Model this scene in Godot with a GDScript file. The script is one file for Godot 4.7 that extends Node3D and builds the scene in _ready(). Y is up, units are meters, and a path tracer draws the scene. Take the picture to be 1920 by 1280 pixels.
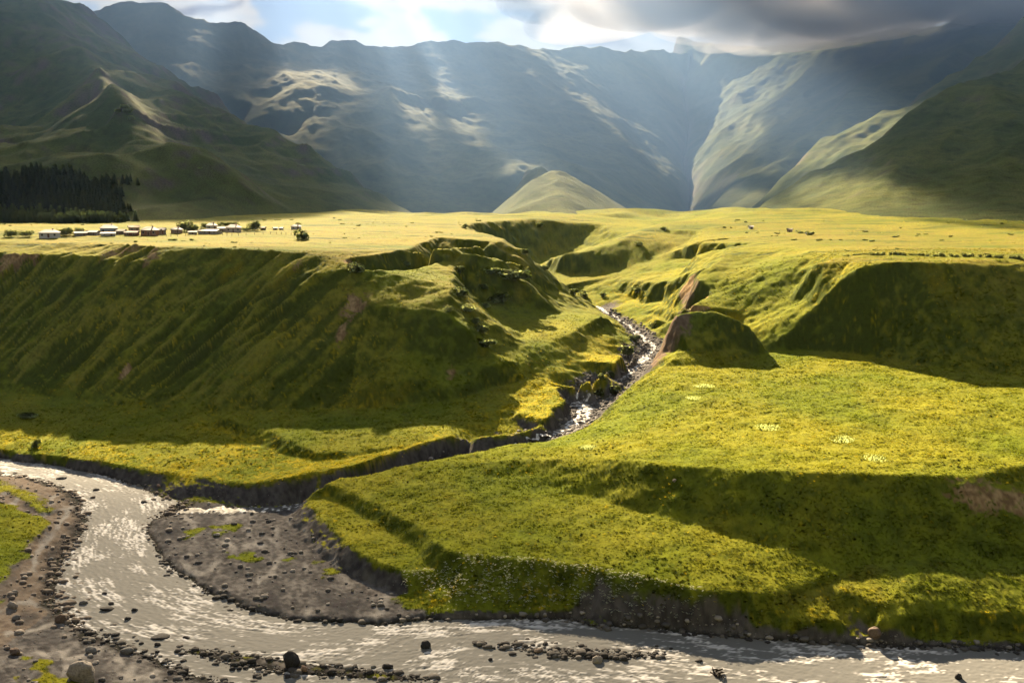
extends Node3D

# A green mountain valley with a silty river, grass terraces, a village on the plateau and hazy mountains behind.
# Points are [x, distance north of the camera (= -z), height above the river], in metres.

var rng := RandomNumberGenerator.new()
var n_big := FastNoiseLite.new()
var n_mid := FastNoiseLite.new()
var n_fine := FastNoiseLite.new()
var n_ridge := FastNoiseLite.new()
var taken := {}

func noise(seed_value: int, frequency: float, octaves: int, ridged := false) -> FastNoiseLite:
	var n := FastNoiseLite.new()
	n.noise_type = FastNoiseLite.TYPE_SIMPLEX_SMOOTH
	n.seed = seed_value
	n.frequency = frequency
	n.fractal_type = FastNoiseLite.FRACTAL_RIDGED if ridged else FastNoiseLite.FRACTAL_FBM
	n.fractal_octaves = octaves
	return n

func numbered(called: String) -> String:
	var k: int = taken.get(called, 0)
	taken[called] = k + 1
	return called if k == 0 else "%s_%03d" % [called, k]

func tag(o: Node, label := "", category := "", group := "", kind := "") -> void:
	if label: o.set_meta("label", label)
	if category: o.set_meta("category", category)
	if group: o.set_meta("group", group)
	if kind: o.set_meta("kind", kind)

func put(called: String, mesh: Mesh, m: Material, parent: Node = null) -> MeshInstance3D:
	var o := MeshInstance3D.new()
	o.name = numbered(called) if parent == null else called
	o.mesh = mesh
	o.material_override = m
	(parent if parent else self).add_child(o, true)
	return o

func thing(called: String, at: Vector3, turn := 0.0) -> Node3D:
	var o := Node3D.new()
	o.name = numbered(called)
	add_child(o, true)
	o.position = at
	o.rotation.y = turn
	return o

# ---------------------------------------------------------------- terrain from crease lines
class Relief:
	var pts := PackedVector2Array()
	var val: Array = []            # height, soil, gravel, dry, flowers
	var cells := {}
	var x0 := 0.0
	var d0 := 0.0
	var c := 1.0
	var w := 0
	var h := 0
	var lay: Array = []            # one PackedFloat32Array per value
	func add(x: float, d: float, v: Array) -> void:
		var k := Vector2i(roundi(x * 2.5), roundi(d * 2.5))
		if cells.has(k): return
		cells[k] = true
		pts.append(Vector2(x, d))
		val.append(v)
	func crease(a: Array, extra: Array, least := 2.0, most := 14.0) -> void:
		var n := a.size() / 3
		if n == 1:
			add(a[0], a[1], [a[2]] + extra)
			return
		for i in n - 1:
			var p: Array = []
			for j in [maxi(i - 1, 0), i, i + 1, mini(i + 2, n - 1)]:
				p.append(Vector3(a[j * 3], a[j * 3 + 1], a[j * 3 + 2]))
			var long: float = p[1].distance_to(p[2])
			var steps := maxi(1, ceili(long / clampf(0.009 * p[1].y, least, most)))
			for s in steps + (1 if i == n - 2 else 0):
				var q: Vector3 = p[1].cubic_interpolate(p[2], p[0], p[3], float(s) / steps)
				var l: Vector3 = p[1].lerp(p[2], float(s) / steps)
				q = q.lerp(l, 0.45)
				add(q.x, q.y, [q.z] + extra)
	func spread(ax: float, bx: float, ad: float, bd: float, cell: float, layers := 5) -> void:
		x0 = ax; d0 = ad; c = cell
		w = int((bx - ax) / c) + 1
		h = int((bd - ad) / c) + 1
		lay = []
		for k in layers:
			var f := PackedFloat32Array()
			f.resize(w * h)
			f.fill(-999.0 if k == 0 else 0.0)
			lay.append(f)
		var tri := Geometry2D.triangulate_delaunay(pts)
		for t in range(0, tri.size(), 3):
			var pa := (pts[tri[t]] - Vector2(x0, d0)) / c
			var pb := (pts[tri[t + 1]] - Vector2(x0, d0)) / c
			var pc := (pts[tri[t + 2]] - Vector2(x0, d0)) / c
			var area := (pb - pa).cross(pc - pa)
			if absf(area) < 1e-6: continue
			var va: Array = val[tri[t]]
			var vb: Array = val[tri[t + 1]]
			var vc: Array = val[tri[t + 2]]
			var lo := pa.min(pb).min(pc)
			var hi := pa.max(pb).max(pc)
			for j in range(maxi(0, ceili(lo.y - 0.001)), mini(h - 1, floori(hi.y + 0.001)) + 1):
				for i in range(maxi(0, ceili(lo.x - 0.001)), mini(w - 1, floori(hi.x + 0.001)) + 1):
					var q := Vector2(i, j)
					var fa := (pb - q).cross(pc - q) / area
					var fb := (pc - q).cross(pa - q) / area
					var fc := 1.0 - fa - fb
					if fa < -0.001 or fb < -0.001 or fc < -0.001: continue
					var at := j * w + i
					for k in layers:
						lay[k][at] = fa * va[k] + fb * vb[k] + fc * vc[k]
	func soften(times: int, k := 0) -> void:
		for time in times:
			var f: PackedFloat32Array = lay[k]
			var o := f.duplicate()
			for j in range(1, h - 1):
				for i in range(1, w - 1):
					var at := j * w + i
					if f[at - w] < -900.0 or f[at + w] < -900.0 or f[at - 1] < -900.0 or f[at + 1] < -900.0: continue
					o[at] = f[at] * 0.4 + (f[at - 1] + f[at + 1] + f[at - w] + f[at + w]) * 0.15
			lay[k] = o
	var got := PackedFloat32Array([0, 0, 0, 0, 0, 0])
	func take(x: float, d: float) -> void:
		var u := clampf((x - x0) / c, 0.0, w - 1.001)
		var v := clampf((d - d0) / c, 0.0, h - 1.001)
		var i := int(u)
		var j := int(v)
		u -= i
		v -= j
		var at := j * w + i
		var a := (1.0 - u) * (1.0 - v)
		var b := u * (1.0 - v)
		var e := (1.0 - u) * v
		var g := u * v
		for k in 6:
			var f: PackedFloat32Array = lay[k]
			got[k] = f[at] * a + f[at + 1] * b + f[at + w] * e + f[at + w + 1] * g
	func slopes() -> void:
		var f: PackedFloat32Array = lay[0]
		var o := PackedFloat32Array()
		o.resize(w * h)
		for j in range(1, h - 1):
			for i in range(1, w - 1):
				var at := j * w + i
				o[at] = minf(1.0, (absf(f[at + w] - f[at - w]) + absf(f[at + 1] - f[at - 1])) * 0.5 / c)
		lay.append(o)
	func has(x: float, d: float) -> bool:
		return x > x0 + c and d > d0 + c and x < x0 + (w - 2) * c and d < d0 + (h - 2) * c
	func look(k: int, x: float, d: float) -> float:
		var u := clampf((x - x0) / c, 0.0, w - 1.001)
		var v := clampf((d - d0) / c, 0.0, h - 1.001)
		var i := int(u)
		var j := int(v)
		u -= i
		v -= j
		var f: PackedFloat32Array = lay[k]
		var at := j * w + i
		return (f[at] * (1.0 - u) + f[at + 1] * u) * (1.0 - v) + (f[at + w] * (1.0 - u) + f[at + w + 1] * u) * v

var near := Relief.new()
var wide := Relief.new()

func crease(a: Array, soil: float, gravel: float, dry: float, flowers: float) -> void:
	near.crease(a, [soil, gravel, dry, flowers])

var n_warp := noise(5, 0.08, 4)
var n_warp2 := noise(6, 0.08, 4)
var n_bump := noise(7, 0.05, 4)
var n_rib := noise(8, 0.06, 3)
var n_patch := noise(9, 0.018, 4)
var n_spot := noise(10, 0.16, 3)
var n_rough := noise(11, 0.55, 3)
var n_swirl := noise(12, 0.06, 3, true)

var here := PackedFloat32Array()   # height, soil, gravel, dry, flowers, steepness where ground_height() last looked

func ground_height(x: float, d: float) -> float:
	var s := clampf(d * 0.0045, 0.6, 3.0)
	var wx := x + n_warp.get_noise_2d(x, d) * 1.2 * s
	var wd := d + n_warp2.get_noise_2d(x, d) * 1.2 * s
	var f := near if near.has(wx, wd) else wide
	f.take(wx, wd)
	here = f.got
	var h := here[0]
	if d < 0.0 or d > 1100.0: return h
	var soil := here[1]
	var gravel := here[2]
	var tilt := here[5]
	var land := clampf((h + 0.3) * 0.6, 0.0, 1.0)
	h += n_bump.get_noise_2d(x, d) * (0.32 + tilt * 0.35) * land
	h += n_spot.get_noise_2d(x, d) * (0.15 + tilt * 0.2) * land
	h += n_patch.get_noise_2d(x * 0.2, d * 0.2) * 14.0 * smoothstep(680.0, 960.0, d)
	h += n_rough.get_noise_2d(x, d) * (0.05 + 0.4 * soil * tilt + 0.05 * gravel) * (0.4 + 0.6 * land)
	# ribs that run down the big grass face below the village
	if tilt > 0.25 and h > 12.0 and x < -70.0:
		var r := n_rib.get_noise_2d(x * 0.78 - d * 0.62, (x * 0.62 + d * 0.78) * 0.16)
		h += (absf(r) * -6.5 + 1.3) * clampf(0.62 + n_patch.get_noise_2d(x * 0.7 + 31.0, d * 0.7) * 1.5, 0.15, 1.2) * smoothstep(0.3, 0.5, tilt) * smoothstep(12.0, 22.0, h) * smoothstep(-70.0, -100.0, x)
	return h

func mix_color(a: Color, b: Color, t: float) -> Color:
	return a.lerp(b, clampf(t, 0.0, 1.0))

func ground_color(x: float, d: float, h: float, up: float) -> Color:
	var p := n_patch.get_noise_2d(x, d)
	var q := n_spot.get_noise_2d(x + 300.0, d)
	var r := n_rough.get_noise_2d(x, d - 200.0)
	var f := near if near.has(x, d) else wide
	f.take(x, d)
	here = f.got
	var soil := here[1]
	var gravel := here[2]
	var dry := here[3]
	var flow := here[4]
	var g := mix_color(Color(0.122, 0.148, 0.014), Color(0.192, 0.188, 0.018), 0.5 + p * 1.3)
	g = mix_color(g, Color(0.065, 0.085, 0.010), q * 1.5 + r * 0.8 - 0.1)
	g = mix_color(g, Color(0.165, 0.138, 0.028), dry * (0.75 + 0.7 * q + 0.4 * p))
	if dry > 0.3 and d > 330.0 and h > 59.0 and up > 0.93:
		var strip := n_patch.get_noise_2d(x * 0.5, d * 1.5 + 500.0)
		g = mix_color(g, Color(0.09, 0.11, 0.018), (strip - 0.16) * 2.6)
		g = mix_color(g, Color(0.045, 0.06, 0.012), (n_spot.get_noise_2d(x * 0.06, d * 0.8) - 0.33) * 7.0)
	g = mix_color(g, Color(0.058, 0.074, 0.010), (0.92 - up) * 6.0 * (0.7 + q))  # steep turf: darker herbs, with shade deepened in the colour
	g = mix_color(g, Color(0.30, 0.245, 0.012), (flow * 0.95 + q * 1.0 + r * 1.3 + p * 0.6 - 0.72) * 1.3)
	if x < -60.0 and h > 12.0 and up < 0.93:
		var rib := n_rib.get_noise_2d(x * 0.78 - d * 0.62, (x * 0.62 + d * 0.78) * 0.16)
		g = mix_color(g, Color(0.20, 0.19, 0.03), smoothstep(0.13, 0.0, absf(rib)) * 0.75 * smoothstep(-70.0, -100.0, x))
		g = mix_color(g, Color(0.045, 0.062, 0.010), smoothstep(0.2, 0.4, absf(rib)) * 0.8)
	if h > 10.0 and d > 280.0:
		g = mix_color(g, Color(0.24, 0.20, 0.012), (n_patch.get_noise_2d(x * 1.7, d * 0.9 + 77.0) - 0.12) * (1.0 - up) * 3.2 + r * 0.2 - 0.12)
	var dark := mix_color(Color(0.040, 0.037, 0.038), Color(0.085, 0.078, 0.074), 0.5 + q + r)
	var pale := mix_color(Color(0.055, 0.052, 0.052), Color(0.135, 0.127, 0.122), 0.42 + r * 1.2 + q * 0.9)
	if d < 300.0 and x < -100.0 and d < -1.6 * (x + 100.0) + 300.0 and h < 6.0 and soil < 0.5:
		pale = mix_color(pale, Color(0.15, 0.115, 0.085), 0.6)
	if h > 24.0: dark = mix_color(Color(0.10, 0.068, 0.045), Color(0.17, 0.125, 0.085), 0.5 + q + r)
	if d < 260.0 and h < 3.0:
		# silt swirls and low plants on the gravel bar
		var swirl := n_swirl.get_noise_2d(x * 0.9 + d * 0.35, d * 0.45 - x * 0.2)
		pale = mix_color(pale, Color(0.048, 0.046, 0.048), (0.25 - swirl) * 1.6)
		pale = mix_color(pale, Color(0.20, 0.19, 0.18), (swirl - 0.52) * 4.0)
		gravel -= maxf(0.0, n_patch.get_noise_2d(x * 2.6, d * 2.6 + 50.0) - 0.26) * 2.6 * smoothstep(0.5, 1.1, h)
	var e := mix_color(dark, pale, gravel * 1.5 - soil * 0.65 + 0.35 * p)
	if h < 0.6 and d < 330.0: e = mix_color(e, Color(0.026, 0.024, 0.023), smoothstep(0.55, 0.15, h + q * 0.3))
	var bare := smoothstep(0.36, 0.56, maxf(soil * smoothstep(0.99, 0.86, up) * 1.25, gravel) + q * 0.16 + r * 0.12)
	g = g.lerp(e, bare)
	for s: Array in scars:
		var u := Vector2((x - s[0]) / s[2], (d - s[1]) / s[3]).length()
		if u < 1.5: g = g.lerp(mix_color(Color(0.15, 0.095, 0.045), Color(0.34, 0.235, 0.12), 0.5 + q + r), smoothstep(1.05, 0.75, u + q * 0.6 + r * 0.5) * smoothstep(0.93, 0.85, up))
	return g

# bare scars in the grass slopes: x, distance, half width, half depth
var scars := [[-240.0, 437.1, 7.7, 9.1], [-229.8, 441.0, 5.7, 7.5], [-207.6, 442.5, 3.6, 5.0], [-189.2, 431.1, 6.6, 7.3], [-165.5, 418.5, 3.9, 7.1], [-179.3, 430.7, 3.0, 4.9], [-95.5, 403.4, 2.4, 5.3], [-74.2, 404.7, 3.3, 6.9], [-64.8, 367.2, 4.8, 8.3], [-58.9, 368.9, 2.2, 4.9], [-67.4, 353.9, 2.1, 5.3], [112.9, 209.5, 7.6, 5.9], [119.0, 207.4, 4.9, 4.7], [80.6, 388.7, 5.5, 3.7], [87.1, 447.3, 4.2, 5.9], [86.4, 400.4, 3.3, 3.8], [216.6, 450.8, 2.7, 4.2], [-154.6, 355.5, 2.1, 4.0], [-22.9, 332.4, 1.6, 4.4]]

# ---------------------------------------------------------------- meshes of height fields
func sheet(cols: int, rows: int, p: PackedVector3Array, tint: PackedColorArray, keep: PackedByteArray) -> ArrayMesh:
	var nor := PackedVector3Array()
	nor.resize(p.size())
	for j in rows:
		var a := maxi(j - 1, 0) * cols
		var b := mini(j + 1, rows - 1) * cols
		for i in cols:
			var l := maxi(i - 1, 0)
			var r := mini(i + 1, cols - 1)
			var n := (p[j * cols + r] - p[j * cols + l]).cross(p[b + i] - p[a + i])
			nor[j * cols + i] = (n if n.y > 0.0 else -n).normalized()
	var idx := PackedInt32Array()
	idx.resize((cols - 1) * (rows - 1) * 6)
	var k := 0
	for j in rows - 1:
		for i in cols - 1:
			var a := j * cols + i
			if keep.size() and not (keep[a] and keep[a + 1] and keep[a + cols] and keep[a + cols + 1]): continue
			idx[k] = a; idx[k + 1] = a + cols; idx[k + 2] = a + 1
			idx[k + 3] = a + 1; idx[k + 4] = a + cols; idx[k + 5] = a + cols + 1
			k += 6
	idx.resize(k)
	var s := []
	s.resize(Mesh.ARRAY_MAX)
	s[Mesh.ARRAY_VERTEX] = p
	s[Mesh.ARRAY_NORMAL] = nor
	if tint.size(): s[Mesh.ARRAY_COLOR] = tint
	s[Mesh.ARRAY_INDEX] = idx
	var m := ArrayMesh.new()
	m.add_surface_from_arrays(Mesh.PRIMITIVE_TRIANGLES, s)
	return m

func relief_texture(seed_value: int, size: int, frequency: float, low: float, high: float, octaves := 4) -> ImageTexture:
	var n := noise(seed_value, frequency, octaves)
	var im := n.get_seamless_image(size, size)
	im.convert(Image.FORMAT_RGB8)
	for y in size:
		for x in size:
			var v := lerpf(low, high, im.get_pixel(x, y).r)
			im.set_pixel(x, y, Color(v, v, v))
	return ImageTexture.create_from_image(im)

func land_material(called: String, size: float, depth: float, sheen: float, texture: Texture2D, coarse: Texture2D) -> StandardMaterial3D:
	var m := StandardMaterial3D.new()
	m.resource_name = called
	m.vertex_color_use_as_albedo = true
	m.roughness = 1.0
	m.metallic_specular = sheen
	m.albedo_texture = texture
	m.uv1_triplanar = true
	m.uv1_world_triplanar = true
	m.uv1_scale = Vector3.ONE / size
	m.detail_enabled = true
	m.detail_blend_mode = BaseMaterial3D.BLEND_MODE_MUL
	m.detail_albedo = coarse
	m.detail_uv_layer = BaseMaterial3D.DETAIL_UV_2
	m.uv2_triplanar = true
	m.uv2_world_triplanar = true
	m.uv2_scale = Vector3.ONE / (size * 5.3)
	m.heightmap_enabled = true
	m.heightmap_texture = texture
	m.heightmap_scale = depth
	return m

# ---------------------------------------------------------------- mountains
func mountain_color(h: float, up: float, x: float, d: float, rocky: float) -> Color:
	var p := n_mid.get_noise_2d(x, d)
	var q := n_fine.get_noise_2d(x, d)
	var g := mix_color(Color(0.042, 0.062, 0.018), Color(0.088, 0.10, 0.025), 0.5 + p + q * 0.5)
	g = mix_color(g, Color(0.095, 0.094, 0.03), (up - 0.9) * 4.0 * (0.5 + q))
	g = mix_color(g, Color(0.03, 0.045, 0.015), (q * 1.4 - p * 0.5 - 0.3) * 1.3)
	g = mix_color(g, Color(0.095, 0.074, 0.07), (0.78 - up + q * 0.22 + p * 0.25) * 4.0 * rocky)
	return g

func mountain(called: String, lines: Array, cell: float, rough: float, rocky: float, m: Material, gully: Vector2) -> MeshInstance3D:
	var f := Relief.new()
	var lo := Vector2(1e9, 1e9)
	var hi := -lo
	for l: Array in lines:
		f.crease(l, [], cell * 2.0, cell * 12.0)
	for p in f.pts:
		lo = lo.min(p)
		hi = hi.max(p)
	lo.x = maxf(lo.x, -0.82 * hi.y)
	hi.x = minf(hi.x, 0.82 * hi.y)
	f.spread(lo.x, hi.x, lo.y, hi.y, cell, 1)
	f.soften(8 if rough < 7.5 else 3)
	var p := PackedVector3Array()
	var tint := PackedColorArray()
	var keep := PackedByteArray()
	p.resize(f.w * f.h)
	tint.resize(f.w * f.h)
	keep.resize(f.w * f.h)
	var field: PackedFloat32Array = f.lay[0]
	var n1 := noise(called.length() * 7 + 1, 1.0 / (rough * 26.0), 5, true)
	var n2 := noise(called.length() * 7 + 2, 1.0 / (rough * 3.5), 3)
	var n3 := noise(called.length() * 7 + 3, 1.0 / (rough * 7.0), 3, true)
	for j in f.h:
		for i in f.w:
			var at := j * f.w + i
			var x := f.x0 + i * cell
			var d := f.d0 + j * cell
			var y := field[at]
			keep[at] = 1 if y > -900.0 and absf(x) < 0.84 * d else 0
			if not keep[at]: continue
			var rise := clampf((y - 60.0) / 60.0, 0.0, 1.0)
			var along := x * gully.y - d * gully.x
			var down := x * gully.x + d * gully.y
			y += (n1.get_noise_2d(along, down * 0.45) * rough * 1.5 + n3.get_noise_2d(along, down * 0.3) * rough * (0.75 if rough > 14.5 and rough < 18.0 else 0.3) + n2.get_noise_2d(x, d) * rough * 0.13) * rise
			p[at] = Vector3(x, y, -d)
	for j in f.h:
		for i in f.w:
			var at := j * f.w + i
			if not keep[at]: continue
			var a := p[j * f.w + mini(i + 1, f.w - 1)] - p[j * f.w + maxi(i - 1, 0)]
			var b := p[mini(j + 1, f.h - 1) * f.w + i] - p[maxi(j - 1, 0) * f.w + i]
			tint[at] = mountain_color(p[at].y, absf(a.cross(b).normalized().y), p[at].x, -p[at].z, rocky)
	for at in p.size(): field[at] = p[at].y if keep[at] else -999.0
	f.lay[0] = field
	hills.append(f)
	var o := put(called, sheet(f.w, f.h, p, tint, keep), m)
	tag(o, "", "", "", "structure")
	return o

var hills: Array = []

# height of whatever land is uppermost there
func land(x: float, d: float) -> float:
	var y := ground_height(x, d)
	if d > 550.0:
		for f: Relief in hills:
			if f.has(x, d): y = maxf(y, f.look(0, x, d))
	return y

func _ready() -> void:
	var clock := Time.get_ticks_msec()
	rng.seed = 11
	# ------------------------------------------------------------ camera, sky, sun, air
	var cam := Camera3D.new()
	cam.name = "camera"
	cam.fov = 41.25
	cam.near = 1.0
	cam.far = 9000.0
	cam.position = Vector3(0, 90, 0)
	cam.rotation_degrees.x = -9.35
	add_child(cam)
	cam.current = true
	var sun_height := deg_to_rad(25.0)
	var sun_turn := deg_to_rad(-14.0)
	var to_sun := Vector3(sin(sun_turn) * cos(sun_height), sin(sun_height), -cos(sun_turn) * cos(sun_height))
	var sun := DirectionalLight3D.new()
	sun.name = "sun"
	sun.light_energy = 1.6
	sun.light_color = Color(1.0, 0.9, 0.74)
	sun.light_angular_distance = 0.5
	sun.shadow_enabled = true
	sun.sky_mode = DirectionalLight3D.SKY_MODE_LIGHT_ONLY
	add_child(sun)
	sun.look_at_from_position(to_sun * 4000.0, Vector3.ZERO)
	var env := Environment.new()
	env.background_mode = Environment.BG_SKY
	env.tonemap_mode = Environment.TONE_MAPPER_LINEAR
	env.tonemap_exposure = 9.8
	env.sdfgi_enabled = true
	env.ssao_enabled = true
	env.ssil_enabled = true
	env.volumetric_fog_enabled = true
	env.volumetric_fog_density = 0.000005
	env.volumetric_fog_albedo = Color(0.66, 0.82, 1.0)
	env.volumetric_fog_anisotropy = 0.45
	env.volumetric_fog_length = 5000.0
	var sky := Sky.new()
	sky.sky_material = cloudy_sky(to_sun)
	env.sky = sky
	var around := WorldEnvironment.new()
	around.name = "world_environment"
	around.environment = env
	add_child(around)
	print("sky ", Time.get_ticks_msec() - clock)
	n_big = noise(1, 0.0012, 4)
	n_mid = noise(2, 0.006, 4)
	n_fine = noise(3, 0.035, 4)
	ground()
	print("ground ", Time.get_ticks_msec() - clock)
	mountains()
	print("mountains ", Time.get_ticks_msec() - clock)
	river()
	brook()
	print("water ", Time.get_ticks_msec() - clock)
	clouds(to_sun)
	summit_clouds()
	valley_haze()
	vegetation()
	print("vegetation ", Time.get_ticks_msec() - clock)
	village()
	boulders()
	print("things ", Time.get_ticks_msec() - clock)
	#EXTRA

func cloudy_sky(to_sun: Vector3) -> PanoramaSkyMaterial:
	var w := 2048
	var h := 1024
	var im := Image.create(w, h, false, Image.FORMAT_RGBF)
	var n := noise(21, 1.9, 6)
	var n2 := noise(22, 3.5, 5)
	var half := h / 2
	for j in half + 8:
		var el := (0.5 - (j + 0.5) / h) * PI
		var fine := el < 0.7
		for i in w:
			if not fine and i % 2 == 1:
				im.set_pixel(i, j, im.get_pixel(i - 1, j))
				continue
			var az := wrapf((i + 0.5) / w * TAU, -PI, PI)
			var v := Vector3(sin(az) * cos(el), sin(el), -cos(az) * cos(el))
			var k := 1.0 / (maxf(v.y, 0.0) + 0.16)
			var cx := v.x * k
			var cz := v.z * k
			var warp := n2.get_noise_2d(cx * 0.5, cz * 0.5) * 0.35
			var t := n.get_noise_3d(v.x * 2.6 + warp, v.y * 6.5, v.z * 2.6)
			var u := n2.get_noise_3d(v.x * 2.6 + 5.0, v.y * 6.5 - warp, v.z * 2.6)
			var near_sun := maxf(0.0, v.dot(to_sun))
			var glow := pow(near_sun, 9.0)
			var thick := clampf(0.46 + t * 1.5 + u * 0.5 + smoothstep(0.05, 0.5, az) * 0.12 - glow * 0.3, 0.0, 1.2)
			var lit := 0.050 + glow * 0.125
			var c := Color(0.034, 0.044, 0.058) * (0.9 + glow * 2.0)
			c = c.lerp(Color(1.0, 0.96, 0.92) * lit, smoothstep(0.05, 0.38, thick))
			c = c.lerp(Color(0.022, 0.022, 0.027) * (1.0 + glow * 2.2), smoothstep(0.62, 1.15, thick))
			im.set_pixel(i, j, c)
	for j in range(half + 8, h):
		for i in w:
			im.set_pixel(i, j, Color(0.03, 0.035, 0.02))
	var m := PanoramaSkyMaterial.new()
	m.panorama = ImageTexture.create_from_image(im)
	return m

func ground() -> void:
	crease([-213.2, 316.1, 0, -175.5, 300.2, 0, -152.9, 291.6, 0, -135, 283.4, 0, -118.4, 272.5, 0, -105.6, 260.9, 0, -94.7, 253.6, 0.1], 0.8, 0.5, 0, 0)
	crease([-214.8, 318.9, 2.2, -176, 301.4, 2.3, -152.9, 292.1, 2.8, -135.7, 285.6, 3.3, -118.1, 276.4, 3.8, -103.4, 268.6, 4.2, -90.1, 263.1, 4.8, -83.3, 257.8, 5.2, -75, 255.3, 6.5, -65.4, 254.7, 8, -56.3, 256, 9.2, -50.3, 257.7, 9.8, -41.7, 263.2, 10.6, -35.4, 270.4, 11.3, -30.2, 276.5, 11.8, -20.5, 280.9, 13, -10.1, 278.1, 14.3, 0, 277.4, 15, 6.9, 283.4, 15.5, 9.1, 288.4, 16, 14.3, 295.2, 17, 13.6, 301.5, 17.3, 17.5, 305.7, 17.8, 18.7, 310.9, 18.3, 15.5, 321.6, 19.2, 20.6, 327.1, 19.8, 25.7, 329.5, 20.5, 34.5, 338.1, 22, 44, 358.6, 24, 52.5, 374.1, 25], 0.25, 0, 0, 0.8)
	crease([-93.7, 259, 1.5, -81.8, 251.3, 0.9, -70, 247.6, 1.1, -58.4, 250.1, 1.8], 1, 0.3, 0, 0)
	crease([-50.1, 255.2, 2.8, -41.7, 262, 3.8, -32.7, 267.8, 4.8, -23.5, 274.9, 6, -10.3, 281.2, 8], 1, 0.2, 0, 0)
	crease([-10.3, 281.2, 8, -5.2, 283, 8.9, 0, 283.5, 9.8, 8.7, 288.2, 11, 14.2, 292.6, 12, 17.2, 299.2, 12.3, 19.7, 310.6, 13.2, 19.7, 326.5, 13.9], 1, 0.5, 0, 0)
	crease([23.1, 333.2, 14.4, 33, 342.8, 15.8, 42, 350.1, 16.8, 48.7, 369.2, 18, 56.4, 393.2, 20.5], 0.9, 0.6, 0, 0)
	crease([-94.7, 244.3, 0.2, -88, 246.6, 0.5, -78.6, 245.8, 0.8, -69.5, 245.7, 1, -60.7, 247.1, 1.6], 0.6, 1, 0, 0)
	crease([14.9, 289.3, 11.8, 20.8, 299.5, 12.2, 26.4, 311.8, 12.9, 24.5, 325.2, 13.6, 25.1, 334.1, 14.2, 35.3, 345.7, 15.4, 44.5, 353.1, 16.6, 50.9, 369.7, 17.9, 59.3, 388.7, 19.4, 64.1, 405.4, 20.8, 60.8, 425.6, 22.5, 56.4, 451.9, 24.3, 50.4, 471.8, 26.5, 47.7, 488.2, 27.8], 0.3, 1, 0, 0)
	crease([47, 487, 27.8, 34, 515, 29.5, 24, 545, 31.5, 14, 580, 34, 12, 610, 36, 18, 645, 38.5], 0.1, 0.3, 0, 0)
	crease([32.5, 316.9, 13, 32.6, 327.8, 13.6, 28.4, 337, 15, 39.2, 343, 16.4], 0.3, 0.7, 0, 1)
	crease([72, 410, 24, 70, 425, 25, 64, 450, 26.6, 55, 478, 29], 0.1, 0.2, 0, 0.3)
	crease([80, 412, 26.5, 78, 428, 27.5, 72, 452, 28.6, 63, 480, 31], 0, 0, 0.1, 0.4)
	crease([47, 400, 25, 50, 425, 27.5, 47, 452, 29, 42, 470, 30.5], 0, 0, 0.1, 0.3)
	crease([-54.5, 246, 8.6, -48.9, 250, 9.2, -40.2, 253.5, 10, -31.4, 257.5, 11, -20.7, 261.2, 12, -9.7, 264.9, 12.9, 0, 268.7, 14, 8.1, 267.6, 14.8, 14.7, 268.5, 15.4, 21.6, 274.6, 16.8, 29, 282, 18.5, 35.7, 295.9, 20.5, 42.9, 310.5, 22.8, 48.9, 319.3, 24.8, 54.3, 327.2, 26.2], 0.05, 0, 0, 0)
	crease([-53, 249.5, 3, -42, 254, 3.9, -31, 263, 5, -19, 266, 6.5, -8, 270, 8, 1, 274, 9.8, 9, 279, 11], 1, 0.3, 0, 0)
	crease([20, 285, 12.3, 28, 300, 13, 36, 318, 14.5, 44, 340, 16.8, 52, 355, 18.4, 60, 371, 20], 0.6, 0.5, 0, 0)
	crease([-57.7, 244.2, 5.3, -53.4, 234.7, 5.3, -46.7, 222.7, 5.3, -40.6, 211.9, 5.3, -33.9, 202.2, 5.2, -28.2, 197.5, 5, -23.7, 194.9, 4.8, -20.7, 195.5, 4.8], 0.25, 0, 0, 0)
	crease([-60, 243.9, 1.5, -61.2, 236.5, 1.6, -55.7, 225.3, 1.4, -47.3, 211.8, 1.2, -39.1, 202.5, 1.1, -31.9, 196.8, 1, -25.8, 192, 1], 1, 0.7, 0, 0)
	crease([-56.5, 249.1, 6, -50.4, 241.6, 5.9, -39.6, 229.7, 5.6, -30.2, 217.2, 5.3, -22.9, 205.7, 5.1], 0, 0, 0, 0)
	crease([-54.2, 246, 8.6, -47.6, 242.7, 8.6, -37, 232, 8.5, -29.4, 222.1, 8.4, -23, 213, 8.3, -17.7, 204.4, 8.3, -13.5, 197.6, 8.3], 0.12, 0, 0, 0)
	crease([-11, 196.4, 8.3, -3.6, 195.7, 8.3, 4.8, 193, 8.3, 14.2, 190.4, 8.3, 22.1, 186.9, 8.2, 30.8, 183.2, 8, 38.1, 179.6, 7.7, 43.4, 178, 7.5, 48.9, 177.9, 7.2, 56.4, 180.7, 7.1, 64.2, 183.9, 7.3, 69.6, 186.3, 7.6, 77.1, 190.3, 8.2], 0.2, 0, 0, 0)
	crease([-18.4, 197.5, 4.2, -15.8, 194.8, 3.2, -22.5, 189.7, 1.3, -16.2, 184.8, 1.5, -6.9, 183.6, 1.5, 4.6, 182.9, 1.6, 11.5, 182.9, 1.8], 0.1, 0, 0.1, 0.6)
	crease([18.1, 180, 2, 26.9, 178.4, 2.2, 37.8, 177.2, 2.2, 46.6, 176.8, 2.4], 0.6, 0, 0, 0.3)
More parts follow.
